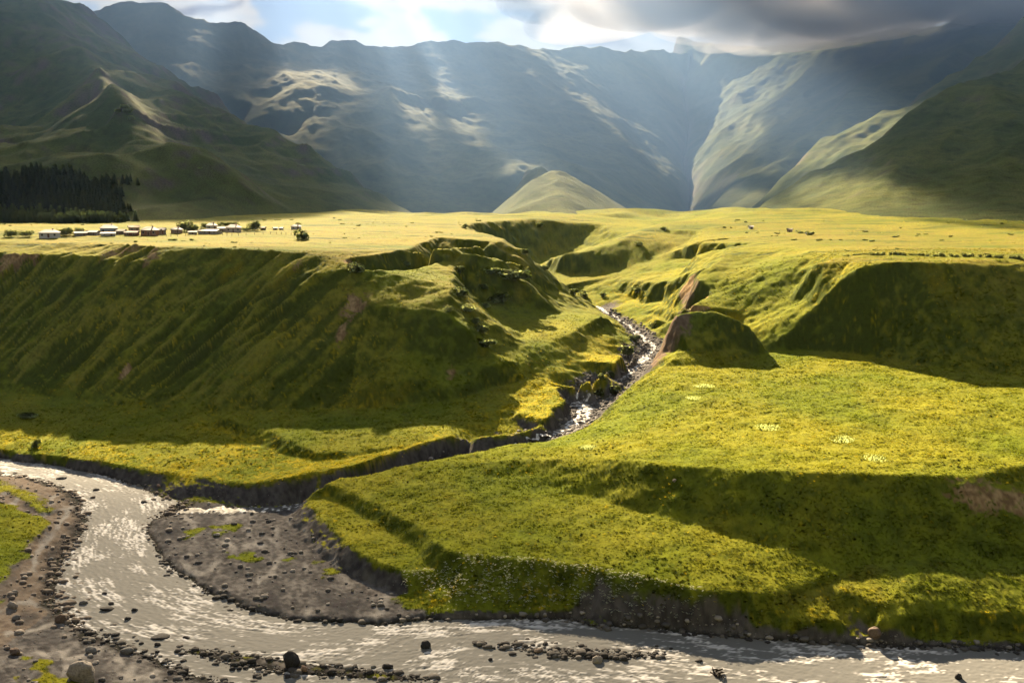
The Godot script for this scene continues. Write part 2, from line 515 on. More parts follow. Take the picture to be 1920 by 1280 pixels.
	crease([-100.1, 240.7, 0, -97.1, 230.8, 0, -91.6, 220.8, 0, -83.2, 209.1, 0, -73, 198.4, 0, -64.6, 191.4, 0, -56.9, 185.1, 0, -47.9, 181.6, 0, -36.1, 179.7, 0, -27, 179.2, 0, -20.4, 180.7, 0, -12.5, 181.6, 0, -1.1, 181.6, 0, 11.4, 181.6, 0, 21.4, 179, 0, 37.5, 175.2, 0, 48, 173, 0, 58.4, 171.6, 0, 68.9, 170.7, 0, 84.5, 169.4, 0, 101.9, 168.1, 0, 120.2, 166.9, 0], 1, 0.8, 0, 0)
	crease([-97.4, 239.6, 0.9, -93.8, 228.5, 0.9, -88.8, 219.3, 0.9, -80.7, 208.2, 0.9, -71.3, 198.5, 0.9, -63.2, 191.7, 0.9, -55.9, 185.8, 0.9, -46.9, 182.3, 0.9, -36.2, 180.3, 0.9, -27.1, 180, 0.8, -20.4, 181, 0.9], 0.5, 1, 0, 0)
	crease([-16, 182.1, 1, -6.9, 182.1, 1.1, 4.6, 181.9, 1.2, 11.4, 182, 1.3, 20.2, 179, 1.3], 0.6, 0.1, 0, 0)
	crease([-87.8, 233.5, 1.2, -75.9, 227.4, 1.3, -63.5, 213.2, 1.3, -52.1, 199.3, 1.2, -40.8, 192.1, 1.2, -30.6, 188.3, 1.1], 0.35, 1, 0, 0)
	crease([58.4, 179.6, 5.9, 63.7, 182.1, 6.2, 69.1, 184.7, 6.7, 74.8, 187.9, 7.4, 77.7, 188.8, 8], 0, 0, 0.5, 0.2)
	crease([50.8, 176.1, 3, 58.9, 173.7, 3.6, 69.1, 171.9, 3.9, 77.9, 172.2, 4.1, 85.1, 174, 4.7, 95.1, 174.3, 4.8, 104.3, 173.1, 4.8, 123.1, 172, 4.8], 0, 0, 0.1, 0.3)
	crease([85.7, 186, 8.2, 99.9, 186.7, 8.3, 111.7, 186.9, 8.3, 132.6, 186.9, 8.3], 0, 0, 0.3, 0)
	crease([79.8, 171.1, 1.2, 90.8, 171.6, 1.3, 103, 170.2, 1.3], 0.05, 0, 0, 0.4)
	crease([76.2, 176.5, 6.1, 91.7, 178.8, 6.4, 107.9, 179.9, 6.6, 128.2, 180, 6.8], 0, 0, 0.25, 0)
	crease([73.7, 172, 1.3, 58.6, 172.2, 1.2, 48.1, 173.8, 1.2], 0.5, 0.1, 0, 0)
	crease([-13.9, 247.2, 12.3, -4.5, 243.2, 12, 5.8, 237.9, 11.6, 19.6, 228.5, 11.2, 32.2, 218.1, 11, 43.7, 208.5, 10.7, 54.6, 200.6, 10.2, 65.2, 194.8, 9.7, 79, 192.9, 9, 95.9, 193.1, 8.9, 114.7, 192.5, 8.9, 135.8, 191.9, 8.9], 0, 0, 0, 0)
	crease([-12.2, 250.7, 13.1, 0, 250.6, 14.4, 13.6, 247.6, 15.6, 23.5, 241.3, 17.2, 31.5, 235.2, 18.9, 39, 228.4, 19.8, 49.1, 223.5, 20.6, 58.8, 218.8, 21.5, 70.9, 214.9, 21.9, 83.8, 214.3, 21.8, 96.7, 213.8, 21.7, 104.3, 213.3, 21.6, 116.5, 214.3, 21.8, 122.1, 216.2, 22.3, 127.5, 217.8, 22.9, 151.5, 218, 23.8], 0.06, 0, 0, 0)
	crease([23.1, 272.6, 17, 26.7, 258.6, 18, 30.6, 245.7, 18.5, 36.7, 236.6, 19.2], 0, 0, 0, 0)
	crease([56.3, 292.5, 24, 73.8, 278.1, 23.8, 92.5, 259.1, 23.5, 108.9, 242.6, 23.2, 129.9, 227.1, 23.2], 0, 0, 0.1, 0)
	crease([56.3, 329.8, 26.5, 67, 329.2, 27, 84.1, 334.6, 27.6, 98.3, 342.7, 28.6, 112.3, 348.2, 29.5, 123.3, 344.1, 29.6, 135.6, 333.7, 29.4, 142.5, 321.8, 29.2, 158, 306.5, 29.3, 170.4, 295.9, 29.4, 191.6, 279.5, 29.5], 0, 0, 0, 0)
	crease([57.8, 348, 26.8, 62, 358.3, 31, 64, 361.6, 37, 65.2, 356.6, 42], 0.75, 0, 0, 0)
	crease([65.2, 356.6, 42, 70.5, 360.4, 43, 78.1, 355.9, 43.8, 85.1, 349.8, 42.5, 90.7, 346.8, 40, 96, 350.4, 34], 0, 0, 0, 0)
	crease([63.9, 339.4, 30, 74.9, 338.9, 30.5, 88.1, 343.2, 31], 0, 0, 0, 0)
	crease([70, 395, 23.5, 75, 385, 25, 72, 374, 25], 0.9, 0.1, 0, 0)
	crease([72.4, 412.8, 29, 75.9, 423.3, 30.5, 79.3, 443.2, 33, 78.7, 475.1, 34], 0, 0, 0.1, 0.6)
	crease([96.9, 349.2, 30.4, 97.7, 360.9, 34.5, 100.2, 379.3, 38.5], 0, 0, 0, 0)
	crease([75.5, 386.1, 41.5, 84.9, 398.5, 43.5, 90.4, 408.2, 46, 88.4, 416.5, 49.3, 86, 429.2, 50.6], 0.25, 0, 0, 0)
	crease([77.6, 412, 37.5, 85.8, 432.9, 40, 84.8, 448.7, 43.5], 0.55, 0, 0, 0.3)
	crease([69.6, 433.9, 29, 71.3, 462.6, 30.5, 67.3, 494.5, 32.3, 57.4, 511.1, 34], 0, 0, 0.2, 0.9)
	crease([102.2, 349.7, 32, 113.5, 353.7, 39, 123.4, 359.7, 47.6, 130, 358.6, 55.6, 135.1, 353.2, 60.7, 142.6, 356.6, 62.3], 0, 0, 0.1, 0)
	crease([100.2, 384.1, 40.6, 103.7, 399, 47, 95.3, 426, 52.4], 0, 0, 0.15, 0)
	crease([117, 380.5, 45.6, 125.3, 393.6, 53.4, 124.3, 406.4, 57], 0, 0, 0.2, 0)
	crease([126.8, 378.5, 60.6, 135.4, 371.7, 62, 142.6, 356.9, 62.7, 157.7, 353, 63.2, 172.9, 350.2, 62.8, 187.3, 350, 62.2, 198.2, 351.2, 61.9, 231.2, 344.7, 61], 0.05, 0, 0.7, 0)
	crease([134, 380.2, 62.7, 148.3, 365.9, 63.3, 175.7, 355.9, 63.4, 199.1, 352.9, 62.8], 0, 0, 1, 0)
	crease([139.1, 388.3, 62.8, 147.7, 393.3, 63.6, 164, 377.5, 64, 180.1, 365.1, 64, 197.8, 350.6, 64, 227.7, 339.9, 64], 0, 0, 0.5, 0)
	crease([94.6, 434.7, 54.7, 112.7, 435.6, 55.4, 126.2, 412.9, 58.9], 0, 0, 0.25, 0)
	crease([100.6, 444.8, 56.5, 114.6, 476.6, 60.8, 135, 501.3, 62.8, 139.3, 457, 62.8, 140.4, 412.5, 62.8], 0, 0, 0.4, 0)
	crease([155.2, 541.5, 64.4, 173.6, 463.1, 64.6, 192, 414.6, 64.6, 213.2, 378.5, 64.6, 236.8, 353.7, 64.6], 0, 0, 1, 0)
	crease([167.5, 651.8, 66, 190.3, 602.9, 65, 207, 553, 64.5, 204.5, 459.4, 64, 221.5, 450.1, 64, 269.9, 480.2, 64.5, 321.3, 481.4, 65], 0, 0, 0.9, 0)
	crease([24.9, 604.9, 45.5, 33.8, 576.2, 52, 60.9, 576.9, 56, 78.1, 607.2, 62, 118.3, 699, 67.5, 146, 736.4, 68, 164.2, 731.2, 69], 0, 0, 0.5, 0)
	crease([23.7, 574.1, 40, 39.6, 560.9, 39.5, 60.2, 537.7, 40, 75.2, 490.4, 41.5, 82.3, 481, 43], 0, 0, 0.4, 0)
	crease([71.7, 554.2, 45, 93.5, 568.7, 50.5, 110.4, 588.6, 56, 128.7, 628.9, 61], 0, 0, 0.5, 0)
	crease([84.2, 475.9, 43.5, 100.4, 517.3, 48, 113.9, 541.8, 53], 0.1, 0, 0, 0)
	crease([100.6, 503.9, 55, 102.5, 477.9, 54, 87.8, 451.7, 48], 0, 0, 0.2, 0)
	crease([111.5, 528.8, 61, 131.9, 645.1, 64, 146.1, 641.7, 66], 0, 0, 0.4, 0)
	crease([25, 591.1, 42, 27.1, 541, 36.5, 33.2, 510.2, 33.5], 0, 0, 0.2, 0)
	crease([-219.8, 327.3, 6, -189.2, 325.8, 6.4, -155.8, 317.7, 6.5, -124, 309.9, 6.6, -102.9, 302.9, 6.6], 0, 0, 0, 0.1)
	crease([-104, 315.6, 9.8, -95.9, 310.6, 9.9, -83.8, 300.8, 9.8, -71.5, 287.1, 9.5, -61.7, 275.5, 9.3, -53.2, 273.5, 9.9, -43.4, 274.6, 10.6, -32.3, 279.7, 11.6, -19.9, 299.2, 13.6], 0, 0, 0, 0.2)
	crease([-106.1, 315.8, 7, -96.1, 304.7, 6.5, -81.1, 290.1, 6.5, -67.9, 278.7, 6.6, -61.5, 274.1, 7.3, -49.5, 271.1, 8.9, -33.5, 276, 10.9, -24.2, 284.7, 12.5], 0.15, 0, 0, 1)
	crease([-11.1, 305.3, 14.5, 3.7, 308.8, 16.5, 14.2, 336.8, 20.2, 30.4, 363.7, 23.5, 44.9, 397.2, 27], 0, 0, 0.15, 0.8)
	crease([-67, 307.9, 11, -38.5, 303.2, 12.2], 0, 0, 0.1, 0)
	crease([-309.7, 410.2, 10, -257.3, 386.2, 9.5, -211.4, 366, 9.2, -183, 353.2, 9.2, -156, 340.4, 9.4, -131.5, 330.1, 9.8, -109.8, 324.7, 10.3, -85.3, 321.1, 11.2, -62, 321, 12.4, -42.3, 318.5, 13.8, -23.1, 319.2, 15.6, -11.8, 326.2, 17.4, -4, 331.8, 18.8], 0, 0, 0.1, 0.4)
	crease([-2.9, 320.8, 18.6, 8.1, 339.1, 21.8, 21.7, 362.8, 25, 31.8, 381.4, 27.2, 43.2, 415.5, 29.6], 0, 0, 0.2, 0.3)
	crease([-38.6, 339.6, 27.5, -28.2, 336.6, 25.6, -16.1, 336.6, 25.6, -4, 334.5, 26, 5.2, 348, 26.8, 15.3, 367.4, 28.4, 22.5, 377, 30.2, 30.4, 393.8, 31.8, 41.9, 415.4, 33.6], 0, 0, 0, 0)
	crease([-45.4, 345.6, 31, -32.8, 342.7, 29, -18.3, 340.3, 28.2, -7.2, 343.8, 28.4, 6.5, 365.6, 29.8, 19.4, 409, 32.5, 25.8, 444.1, 35], 0, 0, 0.25, 0)
	crease([-23.3, 323.4, 20, -13.8, 328.1, 21, -50.9, 325.7, 21.5], 0, 0, 0, 0)
	crease([-69.2, 375.2, 48, -61, 368, 46.4, -51.6, 363.1, 44.6, -38.3, 359.2, 43.8, -28, 358.2, 43.5], 0.15, 0, 0.4, 0)
	crease([-62.7, 393.4, 47.6, -53.5, 412.4, 48, -41.4, 438.8, 49.2, -32.6, 461.1, 51.2], 0, 0, 0.7, 0)
	crease([-27.4, 361, 44, -25.5, 375.8, 49.5, -27.1, 419.1, 53.5, -28, 440.5, 56.3], 0, 0, 0.7, 0)
	crease([-24.2, 355.2, 42.2, -18.7, 349, 37.8, -12.3, 344.1, 32.3, -7.2, 342.7, 29], 0.05, 0, 0, 0)
	crease([-22.7, 427.4, 45.2, -14.7, 414.2, 39.2, -4.7, 391.6, 32.6, 5.6, 377, 30.2], 0, 0, 0, 0)
	crease([-22.2, 471.3, 54.5, -5.4, 459.3, 50, 10.8, 456.5, 43.5, 21.2, 447.3, 37.8], 0, 0, 0, 0)
	crease([-24.9, 461.3, 58.5, -10.5, 445, 57, 5.4, 456.6, 54, 13.9, 474.1, 51.5], 0, 0, 0.6, 0)
	crease([-31.5, 448.1, 61.5, -15.5, 439.3, 60, 6.7, 458, 55.5], 0.05, 0, 0.1, 0)
	crease([-426.2, 578.8, 66, -333.8, 514, 65.4, -262.8, 467.6, 64.9, -242.2, 459.5, 64.8, -218.4, 454.6, 64.8, -193, 445.3, 64.8, -165.4, 427.6, 64.8, -142.9, 420.2, 64.5, -122.1, 416.4, 64, -101.9, 413.7, 63.2, -87.1, 412.1, 62.1, -76.2, 405.1, 60.2, -72.5, 418.8, 61.4, -63.3, 415.1, 61.9, -54.5, 432.4, 62.5, -41.3, 440.7, 63, -28.9, 448.6, 63.3, -16.3, 462.9, 63.8, -4.3, 490.8, 64.8], 0.1, 0, 0.9, 0)
	crease([-71.9, 394.1, 58, -60, 392.2, 57, -45.7, 408.8, 55.6, -33.3, 435.5, 57.2], 0.05, 0, 0, 0)
	crease([-296.8, 455.9, 61, -247.5, 439.3, 60, -207.9, 431.8, 59.5, -159.7, 411.8, 58.5, -119.5, 406.4, 57, -82.4, 388.7, 55], 0.05, 0, 0, 0)
	crease([-4.3, 494.6, 64.6, 5.6, 481.1, 59.4, 14.2, 481.7, 52.3, 22.2, 471.3, 42, 26.1, 455.5, 36.3], 0.05, 0, 0.4, 0)
	crease([-463.1, 629.7, 69, -288.4, 513.8, 67.5, -221.7, 498.8, 67, -172, 525.3, 67, -113.5, 539.6, 67, -63.9, 520.5, 66, -31.1, 483.8, 66], 0, 0, 0.9, 0)
	crease([-4.3, 492.7, 64.7, -14, 533.9, 66, -26.7, 570.7, 67, -33.7, 627.1, 68], 0.1, 0, 0.9, 0)
	crease([-33.7, 627.1, 68, -23.2, 662.2, 68.3, 0, 702.7, 68.6, 44, 754.6, 69.2, 59, 778.2, 69], 0.1, 0, 0.8, 0)
	crease([59, 778.2, 69, 67.2, 719.7, 66, 78, 650.6, 60], 0, 0, 0.3, 0)
	crease([-15, 645, 52, 0, 655, 45, 20, 668, 41, 38, 675, 43, 52, 660, 47], 0, 0, 0, 0)
	crease([8, 530, 44, 6, 560, 43, 2, 590, 43, -4, 620, 45], 0, 0, 0, 0)
	crease([110, 720, 62, 130, 800, 66, 95, 680, 62], 0, 0, 0, 0)
	crease([-63.2, 676.7, 69, -138.7, 660.6, 69.5, -169.1, 629.7, 69, -225, 583.9, 68.5], 0, 0, 0.6, 0)
	crease([-186, 287.4, 0, -166.2, 283.4, 0, -152.9, 277.9, 0, -137.6, 267.4, 0, -126, 253.9, 0, -119.7, 243.7, 0, -115.2, 230.8, 0, -112.7, 219.8, 0, -109.5, 209.7, 0, -106.7, 200.5, 0, -100.5, 189.3, 0, -94.4, 181.6, 0, -85.5, 174.1, 0, -77.1, 169.6, 0, -68.6, 164.2, 0, -60.7, 159.4, 0, -52.3, 155.1, 0, -33.9, 147.2, 0, -5.3, 136.3, 0], 0.4, 1, 0, 0)
	crease([-170.1, 272.8, 2, -155.1, 263.9, 2, -142.7, 254.2, 2, -126.9, 235.4, 2, -124.4, 231.4, 2, -124.6, 224.5, 2, -123.4, 212.8, 2, -119.3, 200.4, 2, -117.7, 190.4, 2], 0.2, 0.3, 0, 0)
	crease([-148.7, 255.1, 1.2, -135, 243.8, 1.2, -122.8, 234.3, 0.9, -121.5, 223.1, 0.8, -117.5, 207.8, 0.8, -110.9, 193, 0.8, -101.7, 180, 0.8], 0.2, 1, 0, 0)
	crease([-109.3, 173.7, 1.6, -100.3, 169.2, 1.6, -92.6, 166.7, 1.2, -82.9, 164, 1], 0.15, 0.9, 0, 0)
	crease([-101.7, 160.9, 3.2, -92.7, 159.3, 3, -84.8, 157.5, 2.4, -75.6, 152.5, 2], 0.25, 0.9, 0, 0)
	crease([-140, 150, 4, -95, 146, 3.6, -60, 144, 2, -30, 140, 1.2, 20, 132, -1.5, 80, 128, -1.5, 140, 124, -1.5], 0.1, 0.8, 0, 0)
	crease([-150, 100, 24, 0, 100, 20, 150, 100, 20], 0, 0, 0, 0)
	crease([-150, 60, 48, 0, 60, 44, 150, 60, 44], 0, 0, 0, 0)
	crease([-150, 10, 82, 0, 10, 80, 150, 10, 80], 0, 0, 0, 0)
	crease([-150, -50, 89, 0, -50, 88, 150, -50, 89], 0, 0, 0, 0)
	crease([-260, 150, 18, -320, 100, 40, -330, -50, 92], 0, 0, 0, 0)
	crease([330, -50, 92, 320, 100, 28], 0, 0, 0, 0)
	crease([250, 128, -1.5, 330, 128, -1.5], 0.2, 0.8, 0, 0)
	crease([-206.1, 304.8, -1.2, -173, 295.5, -1.2, -155.2, 288.9, -1.2, -136.4, 278.8, -1.2, -120.8, 264.4, -1.2, -112.5, 250.4, -1.2, -107.6, 233.8, -1.2, -101.3, 219.2, -1.2, -93.7, 206.2, -1.2, -83.9, 194.5, -1.2, -72.1, 185.3, -1.2, -59.7, 179.2, -1.2, -44.3, 175.7, -1.2, -26.5, 175.5, -1.2, -6.7, 178.3, -1.2, 11.2, 177.3, -1.2, 36.8, 171.3, -1.2, 67.2, 166, -1.2, 97.1, 162.9, -1.2, 117.1, 161.9, -1.2], 0.4, 1, 0, 0)
	crease([-220, 300, -1.2, -330, 318, -1.2], 0.4, 1, 0, 0)
	crease([-72, 170.3, -0.3, -64.8, 165.1, -0.3, -57.2, 161.1, -0.3, -49.2, 158.1, -0.3, -39.7, 156.1, -0.5, -25.5, 154.3, -0.7, -5.9, 153.9, -0.9, 23.3, 152.3, -1, 60.9, 148.8, -1], 0.4, 1, 0, 0)
	crease([-11.7, 168.5, -0.9, -6.2, 164.4, -0.9, 4.1, 163, -0.9, 16.4, 161.8, -0.9, 31.1, 163.4, -0.9, 35.6, 165.6, -1], 0.4, 1, 0, 0)
	crease([-49.2, 169.2, -0.9, -35.9, 167.1, -0.9, -25, 164.6, -0.9, -13.3, 161, -0.9], 0.4, 1, 0, 0)
	crease([-172.9, 256.3, 2.4, -148.9, 247.4, 2.3, -135.3, 239, 2.2, -129.6, 230.9, 2.2, -130.1, 221.4, 2.2, -125.9, 204.6, 2.2, -121.8, 187.3, 2.2], 0, 0, 0, 0)
	crease([-67.5, 167.5, 0.1, -58.9, 166.3, 0.2, -51, 164.7, 0.3, -43.1, 161.8, 0.4, -34.5, 160.3, 0.4, -26.1, 158, 0.3, -19.9, 157.1, 0.2, -14.4, 156.3, 0.1], 0.35, 0.5, 0, 0.3)
	crease([-7.5, 170.6, 0.1, -3.2, 169.9, 0.1, 4.3, 168.5, 0.1, 10.5, 166.6, 0.2, 17.8, 165.7, 0.3, 23, 165.4, 0.2, 28.9, 166.1, 0.1], 0.6, 0.8, 0, 0)
	crease([-700, 1100, 75, -400, 1150, 70, -100, 1150, 72, 200, 1150, 72, 500, 1100, 75, 700, 1000, 80], 0, 0, 0.4, 0)
	crease([-700, 600, 80, -600, 480, 72, -500, 400, 66], 0, 0, 0.5, 0)
	crease([-420, 385, 12, -380, 300, 2, -420, 260, 6], 0, 0, 0, 0)
	crease([-420, 330, 1], 0, 0, 0, 0)
	crease([-700, 300, 50, -700, 0, 95], 0, 0, 0, 0)
	crease([420, 170, -1, 420, 190, 4, 420, 215, 24, 420, 300, 27, 430, 380, 61, 480, 480, 66, 600, 600, 70, 700, 700, 80], 0, 0, 0, 0)
	crease([700, 300, 64, 700, 0, 95, 420, 128, -1], 0, 0, 0, 0)
	near.spread(-205, 240, 134, 545, 0.75)
	near.soften(1)
	for k in 4: near.soften(1, k + 1)
	wide.pts = near.pts
	wide.val = near.val
	wide.spread(-720, 720, -60, 1160, 3.0)
	near.slopes()
	wide.slopes()
	var depth := PackedFloat32Array()
	var d := -50.0
	while d < 1000.0:
		depth.append(d)
		d += 8.0 if d < 130.0 else 2.0 if d < 146.0 else 0.0026 * d if d < 540.0 else 0.006 * d
	var cols := 960
	var rows := depth.size()
	var p := PackedVector3Array()
	var tint := PackedColorArray()
	p.resize(cols * rows)
	tint.resize(cols * rows)
	for j in rows:
		var dd := depth[j]
		for i in cols:
			var x := (i / (cols - 1.0) * 2.0 - 1.0) * (0.66 * maxf(dd, 120.0) + 18.0)
			p[j * cols + i] = Vector3(x, ground_height(x, dd), -dd)
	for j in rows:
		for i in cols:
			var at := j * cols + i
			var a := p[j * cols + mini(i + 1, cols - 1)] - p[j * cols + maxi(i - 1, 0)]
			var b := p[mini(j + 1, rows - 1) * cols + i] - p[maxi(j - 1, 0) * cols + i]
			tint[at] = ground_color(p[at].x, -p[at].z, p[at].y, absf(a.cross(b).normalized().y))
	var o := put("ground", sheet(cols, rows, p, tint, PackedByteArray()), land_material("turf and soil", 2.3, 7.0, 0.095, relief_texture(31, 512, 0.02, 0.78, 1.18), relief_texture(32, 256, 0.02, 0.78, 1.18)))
	tag(o, "", "", "", "structure")

# Unseen clouds shaped for the shade they cast; their gaps let the sunbeams through. They are laid out where their shadows fall
# (x, d at plateau height), then moved up along the sunlight. Their rims thin out.
func cloud_bank(to_sun: Vector3, called: String, ax: float, ad: float, cols: int, rows: int, cell: float, lift: float, floor_: float, deep: float, cover) -> void:
	var shift := to_sun * ((lift - floor_) / to_sun.y)
	var n := noise(52, 0.006, 3)
	var lower := PackedVector3Array()
	var upper := PackedVector3Array()
	var keep := PackedByteArray()
	var tint := PackedColorArray()
	for j in rows:
		for i in cols:
			var x := ax + i * cell
			var d := ad + j * cell
			var c: float = cover.call(x, d)
			var puff := n.get_noise_2d(x, d) * 0.15 * deep
			lower.append(Vector3(x + shift.x, lift - c * deep * 0.25 - puff, -d + shift.z))
			upper.append(Vector3(x + shift.x, lift + c * deep + puff + 2.0, -d + shift.z))
			keep.append(1 if c > 0.004 else 0)
			tint.append(Color(1, 1, 1, clampf(c, 0.0, 1.0)))
	var st := SurfaceTool.new()
	st.begin(Mesh.PRIMITIVE_TRIANGLES)
	st.append_from(sheet(cols, rows, lower, tint, keep), 0, Transform3D.IDENTITY)
	st.append_from(sheet(cols, rows, upper, tint, keep), 0, Transform3D.IDENTITY)
	var white := StandardMaterial3D.new()
	white.resource_name = "cloud"
	white.albedo_color = Color(0.97, 0.97, 0.97)
	white.vertex_color_use_as_albedo = true
	white.transparency = BaseMaterial3D.TRANSPARENCY_ALPHA
	white.roughness = 1.0
	white.metallic_specular = 0.0
	tag(put(called, st.commit(), white), "", "", "", "structure")

func clouds(to_sun: Vector3) -> void:
	var n := noise(51, 0.0022, 4)
	cloud_bank(to_sun, "cloud", -2700.0, 500.0, 226, 94, 24.0, 1150.0, 80.0, 40.0, func(x: float, d: float) -> float:  # unseen deck, its holes placed to light chosen slopes
		var from := 1330.0 - smoothstep(-110.0, -200.0, x) * 640.0 - smoothstep(-330.0, -400.0, x) * 140.0 - smoothstep(230.0, 310.0, x) * 720.0
		var c := smoothstep(from - 50.0, from + 70.0, d + n.get_noise_2d(x, d) * (30.0 + 120.0 * smoothstep(750.0, 1300.0, from)))
		for hole: Array in [[-430.0, 2080.0, 150.0, 170.0], [-150.0, 2080.0, 50.0, 160.0], [-30.0, 2250.0, 55.0, 260.0], [-400.0, 862.0, 78.0, 44.0], [590.0, 1330.0, 190.0, 250.0], [60.0, 1700.0, 80.0, 130.0], [-800.0, 2300.0, 70.0, 260.0], [-620.0, 1700.0, 50.0, 130.0], [330.0, 850.0, 60.0, 200.0], [430.0, 1800.0, 60.0, 200.0]]:
			var r := Vector2((x - hole[0]) / hole[2], (d - hole[1]) / hole[3]).length() + n.get_noise_2d(x * 2.0 + 90.0, d * 2.0) * 0.5
			c *= smoothstep(0.45, 1.35, r)
		var back := 2720.0 - 880.0 * smoothstep(330.0, 620.0, x) * smoothstep(2700.0, 2400.0, x) + n.get_noise_2d(x * 1.5, 300.0) * 260.0
		return c * 0.80 * smoothstep(2700.0, 2550.0, absf(x)) * smoothstep(back, back - 120.0, d) * smoothstep(2720.0, 2600.0, d))
	cloud_bank(to_sun, "added_thin_cloud", -330.0, 90.0, 84, 50, 6.0, 1150.0, 6.0, 30.0, func(x: float, d: float) -> float:  # unseen veil added to dim the left foreground
		var r := Vector2((x + 110.0) / 170.0, (d - 205.0) / 112.0).length() + n.get_noise_2d(x * 3.0, d * 3.0) * 0.35
		return 0.42 * smoothstep(1.08, 0.7, r))

# The cloud that hides the tops at the head of the valley.
func summit_clouds() -> void:
	var r := RandomNumberGenerator.new()
	r.seed = 4
	var m := FogMaterial.new()
	m.resource_name = "summit cloud"
	m.albedo = Color(0.97, 0.97, 1.0)
	m.density = 0.003
	var thin := m.duplicate()
	thin.density = 0.0022
	for k in 24:
		var f := k / 23.0
		var px := lerpf(-100.0, 1900.0, f) + r.randf_range(-60, 60)
		var d := r.randf_range(3250.0, 3700.0) - 500.0 * smoothstep(0.6, 1.0, f)
		var low := 735.0 - 40.0 * smoothstep(0.1, 0.35, f) - 60.0 * smoothstep(0.7, 1.0, f)
		var big := r.randf_range(0.7, 1.4) * (0.55 + 0.6 * smoothstep(0.0, 0.35, f))
		var fog := FogVolume.new()
		fog.name = numbered("cloud_puff")
		fog.shape = RenderingServer.FOG_VOLUME_SHAPE_ELLIPSOID
		fog.size = Vector3(r.randf_range(420, 760), r.randf_range(100, 170), 420) * big
		fog.material = thin if k < 7 or k % 3 == 0 else m
		add_child(fog, true)
		fog.position = Vector3(px, low + r.randf_range(0, 130), -d)
		fog.rotation = Vector3(0, r.randf() * 3.0, r.randf_range(-0.25, 0.25))
		tag(fog, "", "", "", "structure")

# Moist air that fills the head of the valley.
func valley_haze() -> void:
	var m := FogMaterial.new()
	m.resource_name = "haze"
	m.albedo = Color(0.6, 0.76, 1.0)
	m.density = 0.00021
	var fog := FogVolume.new()
	fog.name = "haze"
	fog.shape = RenderingServer.FOG_VOLUME_SHAPE_BOX
	fog.size = Vector3(5200, 1000, 3600)
	fog.material = m
	add_child(fog)
	fog.position = Vector3(0, 430, -2650)
	tag(fog, "", "", "", "stuff")

